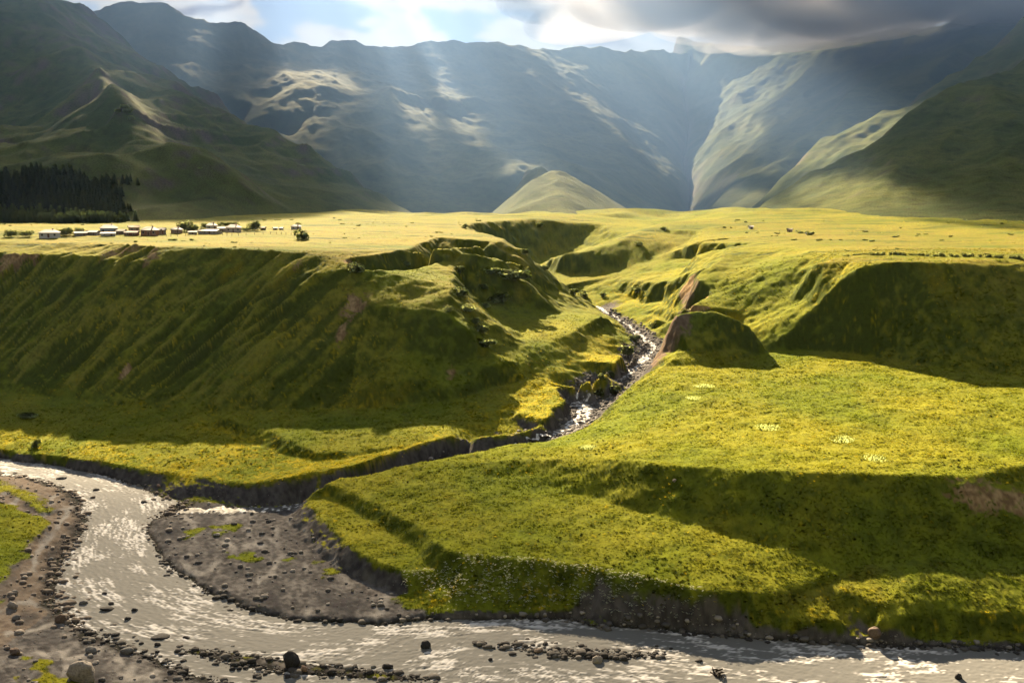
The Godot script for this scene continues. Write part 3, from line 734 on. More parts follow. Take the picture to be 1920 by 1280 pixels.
func mountains() -> void:
	var m := land_material("mountain grass", 21.0, 120.0, 0.12, relief_texture(33, 512, 0.02, 0.6, 1.3), relief_texture(34, 256, 0.02, 0.75, 1.2))
	mountain("left_mountain", [
		[-1240.9, 1650, 702.3, -1100.9, 1720, 605.1, -997.7, 1760, 543.7, -919.4, 1790, 504.2, -868, 1820, 457.9, -812.3, 1850, 429.2, -772.1, 1860, 394.8, -743.2, 1860, 355.3, -710.1, 1850, 317.4, -631.1, 1830, 289.8, -587.3, 1810, 263.5, -548.3, 1790, 236.7, -515.6, 1760, 199.8],
		[-1753, 2300, 766.9, -1395.8, 2350, 583.9, -1057.4, 2300, 399.3, -832.6, 2200, 251.9, -618.1, 2100, 161.9],
		[-809.8, 1600, 392, -696, 1450, 328.4, -610.3, 1330, 283.4, -560.7, 1260, 258.7],
		[-560.7, 1260, 258.7, -538.2, 1255, 253.2, -520.3, 1250, 244.4, -496.9, 1250, 232, -470.9, 1250, 216.8, -450, 1250, 207.8, -427.7, 1250, 198, -401.2, 1250, 184.8, -350.5, 1245, 167, -314.1, 1240, 152, -284.9, 1235, 137.2, -255.8, 1230, 123.7, -226, 1220, 110.3, -188.8, 1205, 92.8, -159.1, 1190, 77.8, -137.4, 1180, 68.4, -115.5, 1165, 57.2, -97.4, 1150, 47],
		[-560.7, 1260, 258.7, -525.3, 1190, 233.7, -495.9, 1130, 213.4, -467.9, 1085, 195.2, -441.2, 1045, 180.9, -420.6, 1005, 165.1, -404.9, 975, 151.9, -389.9, 945, 139.4, -373.5, 915, 126.5, -359.9, 893, 118.5, -350.3, 880, 114.6, -332.4, 872, 115.4, -312.7, 866, 113.7, -290.9, 860, 109.7, -274.7, 855, 103.2, -260.2, 850, 94.9, -243.2, 846, 86.2, -225.4, 842, 77.5, -210, 838, 69.8, -195.2, 832, 62.3, -183.4, 826, 55.8],
		[-501.3, 1180, 216.2, -436, 1090, 173.3, -370.5, 1020, 130.7, -319.4, 985, 104.1, -265, 950, 83.5, -218.5, 915, 70.1, -178.5, 900, 62.6, -145.7, 960, 58.5],
		[-459.8, 1165, 192, -386.5, 1120, 152.3, -313.5, 1085, 119.7, -245.9, 1060, 94.9, -193.6, 1040, 75.7, -145.5, 1040, 62.5],
		[-411.6, 1010, 158.7, -361.5, 950, 127.9, -308.6, 905, 112.8],
		[-412.2, 1330, 180.4, -350, 1320, 146.4, -285.8, 1300, 116, -224.6, 1290, 90.1, -162.8, 1270, 60.9, -94.3, 1240, 32.8],
		[-510.6, 1420, 234, -473.5, 1500, 192, -440.3, 1560, 161, -379.2, 1560, 116.8],
		[-581.1, 1400, 262.9, -574.5, 1550, 255.8, -529.6, 1650, 216.1],
		[-591.6, 1270, 253.8, -574.8, 1200, 218.3, -545.1, 1120, 181.8, -523.7, 1060, 156.1, -501.4, 1000, 132.7],
		[-678.8, 1330, 276.1, -660.4, 1260, 231.7, -635.1, 1180, 186.7, -604.3, 1100, 149.4],
		[-518.3, 1150, 209.8, -482.3, 1080, 178.5, -451.2, 1020, 153.7, -415.6, 955, 130.8, -389.5, 905, 115.8],
		[-878.9, 1500, 356.9, -827.5, 1350, 271.5, -787.7, 1230, 201.1, -722.4, 1080, 133.1],
		[-698.1, 960, 122.9, -601.4, 930, 119.2, -532.8, 905, 121, -493.1, 890, 120.5, -459.9, 885, 117.8, -427, 880, 115.1, -393.2, 872, 110.9, -361.5, 862, 107.3],
		[-598, 820, 104.1, -502.8, 820, 106.4, -452.5, 815, 107.7, -412.4, 810, 105.8, -372.8, 805, 102.9, -335.9, 800, 101],
		[-546.5, 690, 76.2, -466, 690, 77.4, -385.7, 690, 76.2, -345.6, 690, 76.2, -317.9, 700, 77.2, -302.8, 715, 79.8, -312, 770, 89.2, -306.2, 800, 94.6],
		[-322, 830, 101.9, -283.4, 800, 87.7, -245.3, 780, 74.4, -221.5, 775, 67.7],
		[-512.3, 600, 62.3, -431.5, 610, 62.9, -381.1, 615, 63.1, -348, 620, 62.1, -314.2, 640, 63.5, -273.4, 650, 64.6, -250.2, 680, 65, -223.8, 710, 65.5, -196, 730, 64.4, -159.8, 760, 61.1],
		[-1180.8, 1100, 127.6, -1727.7, 1700, 695, -760.7, 700, 61.8]
	], 4, 17, 1, m, Vector2(0.3, 0.95))
	mountain("back_mountain", [
		[-2347, 3300, 641.5, -1828.2, 3380, 691.5, -1607.6, 3400, 713.4, -1472.1, 3400, 735.3, -1390.6, 3400, 751.7, -1332.6, 3400, 762.7, -1279.6, 3400, 755.4, -1238.5, 3400, 740.8, -1167.7, 3400, 709.7, -1088.7, 3400, 684, -1035.3, 3400, 678.5, -977.4, 3400, 685.8, -945.7, 3420, 665.3, -904.1, 3440, 638.8, -858.9, 3450, 617.9, -806.3, 3460, 625.1, -773.2, 3470, 630.4, -723.2, 3500, 614.1, -677, 3520, 632.5, -624.6, 3540, 641.3, -572.1, 3560, 630.9, -519.7, 3600, 627.1, -454.4, 3650, 644.5, -355.9, 3700, 658.2, -233.3, 3750, 672, -107.5, 3800, 679.7, 43.6, 3850, 674.9, 198.7, 3900, 674, 380.2, 3950, 675.1, 543.8, 4000, 675.9, 757.2, 4050, 678.8],
		[-2717.5, 3800, 600.9, -1697.8, 3900, 703.7, -1475.8, 3900, 727, -1255.7, 3900, 644.2, -1090, 3920, 621.4, -928, 3960, 572.5, -777.5, 4020, 577.6, -595.2, 4100, 567, -265.9, 4250, 610.1, 225.4, 4400, 604.3, 855.4, 4550, 601.7],
		[-1086.3, 2900, 479.9, -972, 2950, 470.5, -829.4, 2800, 404.9, -739.5, 2700, 366.8, -665.5, 2620, 352.8, -622.5, 2600, 370.9, -588.2, 2600, 376.7, -548.6, 2600, 365.2, -504.3, 2560, 341.1, -474.9, 2600, 350.8, -421.8, 2640, 360.7, -363.1, 2650, 355.8, -292.7, 2700, 369.8, -235.4, 2750, 373.5],
		[-977.4, 3400, 685.8, -822.4, 3150, 513.5, -592.7, 2600, 376.7],
		[-638.9, 3530, 637.8, -545.4, 3200, 502.7, -363.1, 2650, 355.8],
		[-526.2, 2220, 208.6, -493.3, 2260, 231, -459.1, 2300, 255.4, -438, 2330, 269.3, -406.1, 2380, 285.1, -374, 2420, 292.4, -340.6, 2480, 300.2],
		[-700.4, 2500, 315.8, -609.7, 2420, 288.4, -532, 2380, 271.8, -481.1, 2400, 282.7],
		[-686.1, 2300, 252.9, -581.1, 2150, 209.7, -496.3, 2000, 158.4, -428.9, 1850, 106, -336.4, 1700, 60.8, -242.7, 1600, 39.4],
		[-428.9, 1850, 106, -415.5, 2000, 158.4, -383.2, 2150, 212.1, -323.5, 2350, 256.4],
		[-461.5, 2080, 178.8, -360.5, 1950, 145.7, -278.5, 1850, 116.5, -203.2, 1750, 85.1, -153.7, 1650, 56.9],
		[-529.9, 3600, 627.1, -347.8, 3050, 416.2, -193.5, 2600, 303.1, -79.3, 2300, 220.6, 0, 2050, 160.2, 27.5, 1900, 135.6],
		[-269.9, 2350, 243.2, -193.9, 2100, 161.9, -128.7, 1850, 100.7, -86.5, 1650, 52.1],
		[-233.3, 3750, 672, -109.4, 3200, 449.9, 31.5, 2750, 307.8, 110.5, 2400, 212.8, 170, 2100, 138, 226.4, 1950, 90.1, 269.2, 1850, 58.2],
		[-136.6, 2650, 307.2, -26.5, 2300, 207.7, 48.9, 2120, 162.5, 115.6, 2000, 141.4, 171.6, 1850, 100.7, 224.2, 1750, 54.9],
		[198.7, 3900, 674, 267.4, 3350, 448.3, 316.2, 2900, 287.2, 353.2, 2550, 177.3, 373.4, 2300, 103.3, 388, 2150, 50.6],
		[0, 3150, 409.5, 142, 2750, 277, 221.4, 2400, 185.7, 274, 2150, 114.7],
		[543.8, 4000, 675.9, 523.4, 3600, 475, 505.1, 3200, 307.6, 485.3, 2800, 169.9, 464.3, 2500, 90.1],
		[357.3, 3700, 567.2, 396.6, 3300, 369.7, 411.7, 2800, 201.7, 418.9, 2450, 111.1],
		[752.6, 4050, 678.8, 683.9, 3820, 498.5, 651.4, 3450, 324.6, 549.2, 3050, 194.4, 507.1, 2650, 105.3, 423.5, 2280, 44.3, 405, 2150, 28.3],
		[924.9, 4400, 657.5, 846.2, 4000, 451.3, 757, 3600, 253.9, 668, 3200, 108.5, 550.6, 2700, 28.1, 456.7, 2300, 4],
		[-403, 1500, 33.9, -262.6, 1450, 33.2, -132.7, 1420, 36.9, -8.3, 1420, 36.9, 118.6, 1450, 31.6, 224.3, 1600, 30.2, 366, 1900, 24.4],
		[-610.6, 2300, 168.7, -664.1, 2250, 128.7, -730.6, 2250, 103]
	], 8, 14, 0.35, m, Vector2(-0.3, 0.95))
	mountain("gorge_mountain", [
		[744.3, 4250, 777.3, 757.2, 4050, 678.8, 872.3, 3950, 675.1, 1037.7, 3900, 674, 1176.2, 3850, 681.2, 1337.8, 3700, 688.3, 1503.7, 3600, 691.7, 1656.4, 3500, 712.8, 1833.9, 3400, 749.9, 2284.6, 3300, 853.7],
		[996.1, 4500, 695.1, 1760.8, 4200, 700.6, 2714.7, 3900, 867.9],
		[709.7, 4300, 597.3, 660.3, 3900, 355.2, 593.2, 3400, 187.1, 536.3, 3000, 90.2, 478.9, 2600, 22.8, 424, 2200, 7.7],
		[769.7, 4040, 655.3, 705.7, 3820, 498.5, 671.2, 3450, 324.6, 570.3, 3050, 194.4, 524, 2650, 105.3, 438.2, 2280, 44.3, 401.4, 2000, 26.8],
		[1037.7, 3900, 674, 878.1, 3500, 464.3, 717.7, 3050, 297.4, 588.8, 2650, 180.7, 490.6, 2350, 103.6, 431.8, 2150, 50.6],
		[863.4, 3700, 526.5, 738.8, 3350, 355.3, 610.3, 2900, 205.6, 504.2, 2500, 111.6],
		[1157.8, 3400, 547.2, 927.7, 2900, 368, 761, 2550, 263.4, 609.8, 2250, 179.7, 486.6, 2000, 113, 409, 1850, 63.5],
		[1044.9, 3400, 491.1, 824.5, 3000, 335.9, 658.7, 2600, 215.7, 507.9, 2250, 128.7],
		[1158.9, 3000, 476.9, 886.3, 2500, 315.8, 720.4, 2200, 227.3, 582.8, 1980, 157.8, 474.8, 1780, 100.3, 394, 1650, 56.9],
		[1022.7, 2800, 374, 828.8, 2450, 270.3, 699.3, 2250, 205.1, 580.6, 2050, 142.7],
		[1332.5, 2800, 497.1, 1061.2, 2450, 358.8, 888.9, 2250, 274.4, 731.5, 2050, 194.9, 578.2, 1850, 121.8, 451, 1650, 71.2],
		[366.2, 1900, 18.9, 355.1, 1600, 30.2, 389.5, 1450, 35.8, 482.2, 1400, 41.7, 647.9, 1500, 38.2, 1300.4, 1800, 48.7]
	], 9, 20, 0.4, m, Vector2(0.45, 0.9))
	mountain("right_back_ridge", [
		[329.6, 1330, 51.8, 356.4, 1360, 62.7, 390.5, 1400, 80.4, 428.6, 1450, 102.5, 468.3, 1500, 126, 497.3, 1540, 151.4, 519.5, 1570, 172.1, 548.3, 1590, 183.9, 583.7, 1615, 203.4, 622.1, 1640, 218, 655.6, 1660, 229.8, 705.5, 1690, 240.8, 742.8, 1710, 248.3, 794.3, 1740, 268.4, 832, 1760, 289.9, 865, 1780, 314.7, 903.5, 1800, 339.9, 952.2, 1830, 374, 1011.5, 1860, 419, 1107.2, 1900, 489.3, 1289.7, 1950, 592.7],
		[339.7, 1420, 45.1, 379.4, 1480, 56, 430.1, 1540, 68, 488.9, 1620, 90.1, 541.2, 1700, 119.2, 602.5, 1800, 151.6, 688.9, 1900, 187.2, 784.1, 1980, 224.7, 892.9, 2050, 246.6, 1007.7, 2100, 291.3, 1148.1, 2150, 367.3, 1439.9, 2250, 538.8],
		[322.2, 1200, 48.6, 392.5, 1250, 75.7, 488.5, 1320, 120.2, 596.2, 1400, 161.6, 698.4, 1450, 196.7, 821.1, 1500, 250.4, 1041.1, 1550, 349.1],
		[350.4, 1500, 33.9, 598.9, 1900, 24.4, 1169, 2400, 103.9, 1780.8, 2500, 246],
		[284.7, 1250, 43.2, 300.9, 1050, 41.6, 491.3, 1000, 43.9, 794.7, 1100, 64.8]
	], 6, 14, 0.7, m, Vector2(0.6, 0.8))
	mountain("right_slope", [
		[227, 960, 54.6, 245.9, 985, 60, 263.4, 1005, 68.1, 281.4, 1025, 76.5, 300.5, 1045, 84.7, 320.3, 1062, 94.3, 337.2, 1078, 102.4, 361, 1095, 113.8, 384.6, 1110, 124.8, 415, 1125, 138, 454.2, 1145, 156.3, 479.3, 1160, 168.9, 500.3, 1172, 181.5, 522, 1185, 193.1, 540.7, 1195, 204.6, 558.2, 1205, 215.5, 576.1, 1210, 219.4, 595, 1225, 222.4, 614.4, 1240, 231.5, 635.5, 1255, 240.1, 666.5, 1275, 253, 707.9, 1300, 269.8, 772.5, 1340, 303.1, 895.9, 1400, 369.2, 1043.4, 1450, 433.2],
		[295.5, 1150, 47, 462.3, 1350, 90.1, 640.6, 1500, 141.3, 889.3, 1650, 211.4, 1231.6, 1750, 325.3],
		[205.1, 900, 52.7, 215, 800, 57.8, 230.4, 730, 59.7, 239.6, 640, 60.1, 244.5, 580, 59.5, 251.3, 550, 58.9, 269.6, 548, 59.3, 295, 560, 60.9, 325.8, 580, 61.2, 400, 600, 62.3, 467.3, 620, 65],
		[268.9, 905, 69.2, 275.1, 800, 69.3, 283.7, 715, 67.4, 288.6, 650, 63.8, 314.1, 640, 64.2, 364.2, 650, 67.6, 478.4, 690, 74.2],
		[350.7, 1010, 107.4, 352.1, 920, 95.3, 356.9, 830, 84.3, 385.9, 790, 81, 435, 780, 85.6, 558.4, 810, 99.3],
		[427.4, 1060, 138.3, 434.2, 990, 123.9, 456.1, 940, 116.8, 514.8, 930, 127.1, 655.6, 960, 155.3],
		[517.6, 1130, 182.6, 538.8, 1080, 169.5, 593.1, 1080, 184.5, 757.9, 1120, 228.3],
		[565.7, 1180, 209.7, 520.1, 1060, 162.1, 464.9, 925, 116.4, 396.9, 780, 81.1, 310.4, 610, 61.9]
	], 4, 8, 0.6, m, Vector2(0.35, 0.94))
	mountain("grassy_hill", [
		[-46.7, 1000, 52.6, -27.8, 1060, 56.5, -9.7, 1110, 64.5, -1.3, 1140, 73.7, 5.4, 1165, 83.4, 15.2, 1190, 95.5, 28.1, 1215, 107.4, 42.7, 1230, 113.9, 60.9, 1240, 118.4, 73.2, 1240, 116.2, 85.8, 1235, 108.4, 98.2, 1228, 99.9, 113.1, 1218, 90.1, 129.1, 1200, 77.7, 144.3, 1180, 66.3, 162.4, 1160, 55.3, 181.4, 1150, 45],
		[60.9, 1240, 118.4, 52.6, 1400, 120.4, 40.3, 1550, 132.5, 23.8, 1650, 137.1],
		[-41.1, 1280, 51.8, -15.6, 1340, 70.8, 4.1, 1400, 91.7, 21.4, 1480, 115.4, 38.8, 1560, 131, 56.3, 1570, 124.1, 73.1, 1540, 109.4],
		[-68.4, 1300, 37.6, -26.3, 1500, 38.2, 26.2, 1800, 48.7, 94.4, 1800, 48.7, 171.7, 1550, 45.5, 212.7, 1300, 37.6],
		[-39.7, 850, 56.7, -15.2, 870, 59, 10.3, 880, 60.7, 41.5, 890, 62.4, 68.2, 900, 64.2, 92.3, 930, 55.8, 122.8, 1000, 46.2, 165.8, 1050, 41.6],
		[-3.2, 1095, 69.9, 16.7, 1150, 88.7, 37.6, 1180, 100.2, 58.3, 1185, 105, 85.2, 1175, 96.8, 107.8, 1160, 82.1, 128.4, 1130, 65.4],
		[15.1, 1040, 75.1, 49.3, 1060, 84, 78.7, 1040, 75.1, 103.1, 1040, 63.1],
		[60.9, 1240, 118.4, 57.7, 1130, 96.5, 58.2, 1000, 75.7, 62.3, 930, 66]
	], 4, 4, 0.3, m, Vector2(0.0, 1.0))

func river() -> void:
	var water := StandardMaterial3D.new()
	water.resource_name = "silty water"
	water.vertex_color_use_as_albedo = true
	water.roughness = 0.7
	water.metallic_specular = 0.12
	var centre: Array = [-330, 318, 0, -260, 309, 0, -203.3, 300.8, 0, -170.7, 291.6, 0, -153.2, 285.1, 0, -134.7, 275.2, 0, -119.2, 260.9, 0, -111, 247.1, 0, -106.2, 230.8, 0, -99.9, 216.3, 0, -92.5, 203.5, 0, -82.8, 192, 0, -71.1, 182.9, 0, -59, 176.8, 0, -43.7, 173.4, 0, -26.2, 173.2, 0, -6.6, 175.9, 0, 11, 175, 0, 36.3, 169, 0, 66.3, 163.8, 0, 95.8, 160.8, 0, 115.5, 159.8, 0, 200, 148, 0, 300, 140, 0]
	var n := noise(41, 0.36, 4)
	var n2 := noise(42, 0.9, 3)
	var n3 := noise(43, 0.07, 3)
	var c := Curve3D.new()
	for i in range(0, centre.size(), 3): c.add_point(Vector3(centre[i], 0, -centre[i + 1]))
	for i in range(1, c.point_count - 1):
		var t := (c.get_point_position(i + 1) - c.get_point_position(i - 1)) / 6.0
		c.set_point_in(i, -t)
		c.set_point_out(i, t)
	var long := c.get_baked_length()
	var rows := int(long / 0.5)
	var cols := 170
	var p := PackedVector3Array()
	var tint := PackedColorArray()
	for j in rows:
		var at := c.sample_baked(j * 0.5, true)
		var ahead := (c.sample_baked(minf(j * 0.5 + 3.0, long), true) - c.sample_baked(maxf(j * 0.5 - 3.0, 0.0), true)).normalized()
		var side := Vector3(-ahead.z, 0, ahead.x)
		for i in cols:
			var s := (i / (cols - 1.0) - 0.5) * 56.0
			var q := at + side * s
			var along := j * 0.5
			var wob := n2.get_noise_2d(q.x * 0.4, q.z * 0.4)
			var a := n.get_noise_2d(along * 1.1 + wob * 2.0, s * 2.3)
			var b := n2.get_noise_2d(along * 1.1, s * 2.4)
			var rapid := clampf(0.5 + n3.get_noise_2d(along * 0.6, s * 1.4) * 1.9, 0.05, 1.1)
			var streak := n.get_noise_2d(along * 0.3 + 50.0 + wob, s * 1.7)
			q.y = (a * 0.19 + b * 0.10) * (0.35 + rapid * 0.8) + 0.03
			var foam := smoothstep(0.2, 0.5, a * 0.7 + b * 0.55 + streak * 0.5 + (rapid - 0.62) * 0.55)
			foam = maxf(foam, 0.8 * smoothstep(0.28, 0.5, streak + (rapid - 0.7) * 0.3))
			p.append(q)
			tint.append(Color(0.112, 0.110, 0.106).lerp(Color(0.42, 0.415, 0.41), foam))
	var o := put("river", sheet(cols, rows, p, tint, PackedByteArray()), water)
	tag(o, "", "", "", "structure")

func brook() -> void:
	var water := StandardMaterial3D.new()
	water.resource_name = "brook water"
	water.vertex_color_use_as_albedo = true
	water.roughness = 0.6
	water.metallic_specular = 0.2
	var way: Array = [-95, 246, 0.1, -88, 247, 0.5, -79, 246.5, 0.8, -70, 246.5, 0.9, -61, 248.5, 1.6, -50, 252, 2.6, -42, 257, 3.7, -31, 265.5, 4.9, -19, 268.5, 6.4, -8, 272, 8, 1, 277, 9.7, 8, 283, 10.9, 14.9, 289.3, 11.8, 20.8, 299.5, 12.2, 26.4, 311.8, 12.9, 24.5, 325.2, 13.6, 25.1, 334.1, 14.2, 35.3, 345.7, 15.4, 44.5, 353.1, 16.6, 50.9, 369.7, 17.9, 59.3, 388.7, 19.4, 64.1, 405.4, 20.8, 60.8, 425.6, 22.5, 56.4, 451.9, 24.3, 50.4, 471.8, 26.5, 47.7, 488.2, 27.8, 47, 487, 27.8, 30, 520, 30]
	var c := Curve3D.new()
	for i in range(0, way.size(), 3): c.add_point(Vector3(way[i], way[i + 2], -way[i + 1]))
	for i in range(1, c.point_count - 1):
		var t := (c.get_point_position(i + 1) - c.get_point_position(i - 1)) / 7.0
		c.set_point_in(i, -t)
		c.set_point_out(i, t)
	var long := c.get_baked_length()
	var rows := int(long / 0.4)
	var cols := 15
	var n := noise(44, 0.35, 3)
	var p := PackedVector3Array()
	var tint := PackedColorArray()
	for j in rows:
		var at := c.sample_baked(j * 0.4, true)
		var ahead := (c.sample_baked(minf(j * 0.4 + 2.0, long), true) - c.sample_baked(maxf(j * 0.4 - 2.0, 0.0), true)).normalized()
		var side := Vector3(-ahead.z, 0, ahead.x).normalized()
		at += side * n.get_noise_1d(j * 0.16) * 2.6
		var half := 1.5 + n.get_noise_1d(j * 0.2 + 60.0) * 0.9 + 0.6 * smoothstep(60.0, 200.0, j * 0.4)
		# the water lies in the lowest part of its bed
		var low := 1e9
		for s in [-0.8, -0.3, 0.3, 0.8]: low = minf(low, ground_height(at.x + side.x * half * s, -(at.z + side.z * half * s)))
		for i in cols:
			var s := i / (cols - 1.0) * 2.0 - 1.0
			var q := at + side * s * half * 1.6
			var a := n.get_noise_2d(j * 0.4 * 1.6, s * half * 2.5)
			q.y = low + 0.28 + a * 0.16 - pow(absf(s), 4.0) * 0.3
			p.append(q)
			tint.append(Color(0.06, 0.055, 0.052).lerp(Color(0.62, 0.62, 0.62), smoothstep(-0.02, 0.3, a + 0.1 * absf(s) - 0.3 * smoothstep(45.0, 25.0, j * 0.4))))
	tag(put("brook", sheet(cols, rows, p, tint, PackedByteArray()), water), "", "", "", "structure")

# ---------------------------------------------------------------- plants
func leaf_material(called: String, color: Color, tinted := false) -> StandardMaterial3D:
	var m := StandardMaterial3D.new()
	m.resource_name = called
	m.albedo_color = color.linear_to_srgb()
	m.vertex_color_use_as_albedo = tinted
	m.roughness = 0.9
	m.metallic_specular = 0.06
	m.backlight_enabled = true
	m.backlight = Color(0.95, 1.0, 0.62)
	return m

func triangles(p: PackedVector3Array, nor: PackedVector3Array, tint := PackedColorArray()) -> ArrayMesh:
	var s := []
	s.resize(Mesh.ARRAY_MAX)
	s[Mesh.ARRAY_VERTEX] = p
	s[Mesh.ARRAY_NORMAL] = nor
	if tint.size(): s[Mesh.ARRAY_COLOR] = tint
	var m := ArrayMesh.new()
	m.add_surface_from_arrays(Mesh.PRIMITIVE_TRIANGLES, s)
	return m

func grass_tuft(blades: int, tall: float, wide_: float) -> ArrayMesh:
	var p := PackedVector3Array()
	var nor := PackedVector3Array()
	for i in blades:
		var a := rng.randf() * TAU
		var out := Vector3(cos(a), 0, sin(a))
		var side := Vector3(-sin(a), 0, cos(a))
		var foot := out * rng.randf() * wide_ * 0.45
		var top := foot + out * wide_ * rng.randf_range(0.1, 0.5) + Vector3.UP * tall * rng.randf_range(0.55, 1.0)
		var half := side * rng.randf_range(0.035, 0.07)
		p.append_array([foot - half + Vector3.DOWN * 0.06, top, foot + half + Vector3.DOWN * 0.06])
		var n := (out * 0.5 + Vector3.UP).normalized()
		nor.append_array([n, n, n])
	return triangles(p, nor)

func leaf_clump(leaves: int, size: Vector3, leaf: float, lumps: int) -> ArrayMesh:
	var p := PackedVector3Array()
	var nor := PackedVector3Array()
	var balls: Array = []
	for k in lumps:
		var a := rng.randf() * TAU
		balls.append([Vector3(cos(a) * size.x * 0.5 * rng.randf(), size.y * rng.randf_range(0.25, 0.72), sin(a) * size.z * 0.5 * rng.randf()), rng.randf_range(0.28, 0.48)])
	for i in leaves:
		var b: Array = balls[i % lumps]
		var v := Vector3(rng.randfn(), rng.randfn(), rng.randfn()).normalized()
		var c: Vector3 = b[0] + v * Vector3(size.x, size.y, size.z) * b[1] * rng.randf_range(0.75, 1.05)
		if c.y < 0.0: c.y = absf(c.y) * 0.5
		var t := v.cross(Vector3(rng.randfn(), rng.randfn(), rng.randfn())).normalized()
		var u := (t.cross(v) + v * rng.randf_range(-0.6, 0.6)).normalized()
		var s := leaf * rng.randf_range(0.6, 1.3)
		p.append_array([c - t * s, c + u * s, c + t * s, c - t * s, c + t * s, c - u * s])
		for k in 6: nor.append((v + Vector3.UP * 0.4).normalized())
	return triangles(p, nor)

func stem(h: float, r0: float, r1: float, lean := Vector3.ZERO) -> ArrayMesh:
	var st := SurfaceTool.new()
	st.begin(Mesh.PRIMITIVE_TRIANGLES)
	tube(st, [Vector3.DOWN * 0.3, Vector3.UP * h * 0.5 + lean * 0.3, Vector3.UP * h + lean], [r0, (r0 + r1) * 0.5, r1], 7)
	st.generate_normals()
	return st.commit()

func tube(st: SurfaceTool, way: Array, radius: Array, sides: int) -> void:
	for k in way.size() - 1:
		var a: Vector3 = way[k]
		var b: Vector3 = way[k + 1]
		var t := (b - a).normalized()
		var u := t.cross(Vector3(0.31, 0.2, 0.93)).normalized()
		var v := t.cross(u)
		for i in sides:
			var e := u * cos(i * TAU / sides) + v * sin(i * TAU / sides)
			var f := u * cos((i + 1) * TAU / sides) + v * sin((i + 1) * TAU / sides)
			for q: Vector3 in [a + e * radius[k], b + e * radius[k + 1], b + f * radius[k + 1], a + e * radius[k], b + f * radius[k + 1], a + f * radius[k]]:
				st.add_vertex(q)

func conifer_crown(tall: float, wide_: float, tiers: int) -> ArrayMesh:
	var p := PackedVector3Array()
	var nor := PackedVector3Array()
	for k in tiers:
		var f := k / float(tiers)
		var y := tall * (0.12 + 0.86 * f)
		var r := wide_ * pow(1.0 - f, 0.8) * rng.randf_range(0.8, 1.15) + 0.15
		var arms := 5 + int(6 * (1.0 - f))
		for i in arms:
			var a := (i + rng.randf()) * TAU / arms
			var out := Vector3(cos(a), 0, sin(a))
			var side := Vector3(-sin(a), 0, cos(a))
			var l := r * rng.randf_range(0.7, 1.15)
			var root := Vector3(0, y + tall * 0.03, 0)
			var tip := out * l + Vector3(0, y - l * 0.35, 0)
			var mid := out * l * 0.55 + Vector3(0, y - l * 0.02, 0)
			var s := side * l * 0.34
			p.append_array([root, mid + s + Vector3.DOWN * l * 0.2, tip, root, tip, mid - s + Vector3.DOWN * l * 0.2])
			for q in 6: nor.append((out + Vector3.UP * 0.5).normalized())
	return triangles(p, nor)

func scatter(called: String, mesh: Mesh, m: Material, where: Array[Transform3D], tint: PackedColorArray) -> MultiMeshInstance3D:
	var mm := MultiMesh.new()
	mm.transform_format = MultiMesh.TRANSFORM_3D
	mm.use_colors = tint.size() > 0
	mm.mesh = mesh
	mm.instance_count = where.size()
	for i in where.size():
		mm.set_instance_transform(i, where[i])
		if tint.size(): mm.set_instance_color(i, tint[i])
	var o := MultiMeshInstance3D.new()
	o.name = numbered(called)
	o.multimesh = mm
	o.material_override = m
	add_child(o, true)
	return o

func copy(o: Node3D, called: String, at: Vector3, turn: float, size: Vector3) -> Node3D:
	var c: Node3D = o.duplicate()
	c.name = numbered(called)
	add_child(c, true)
	c.position = at
	c.rotation.y = turn
	c.scale = size
	return c

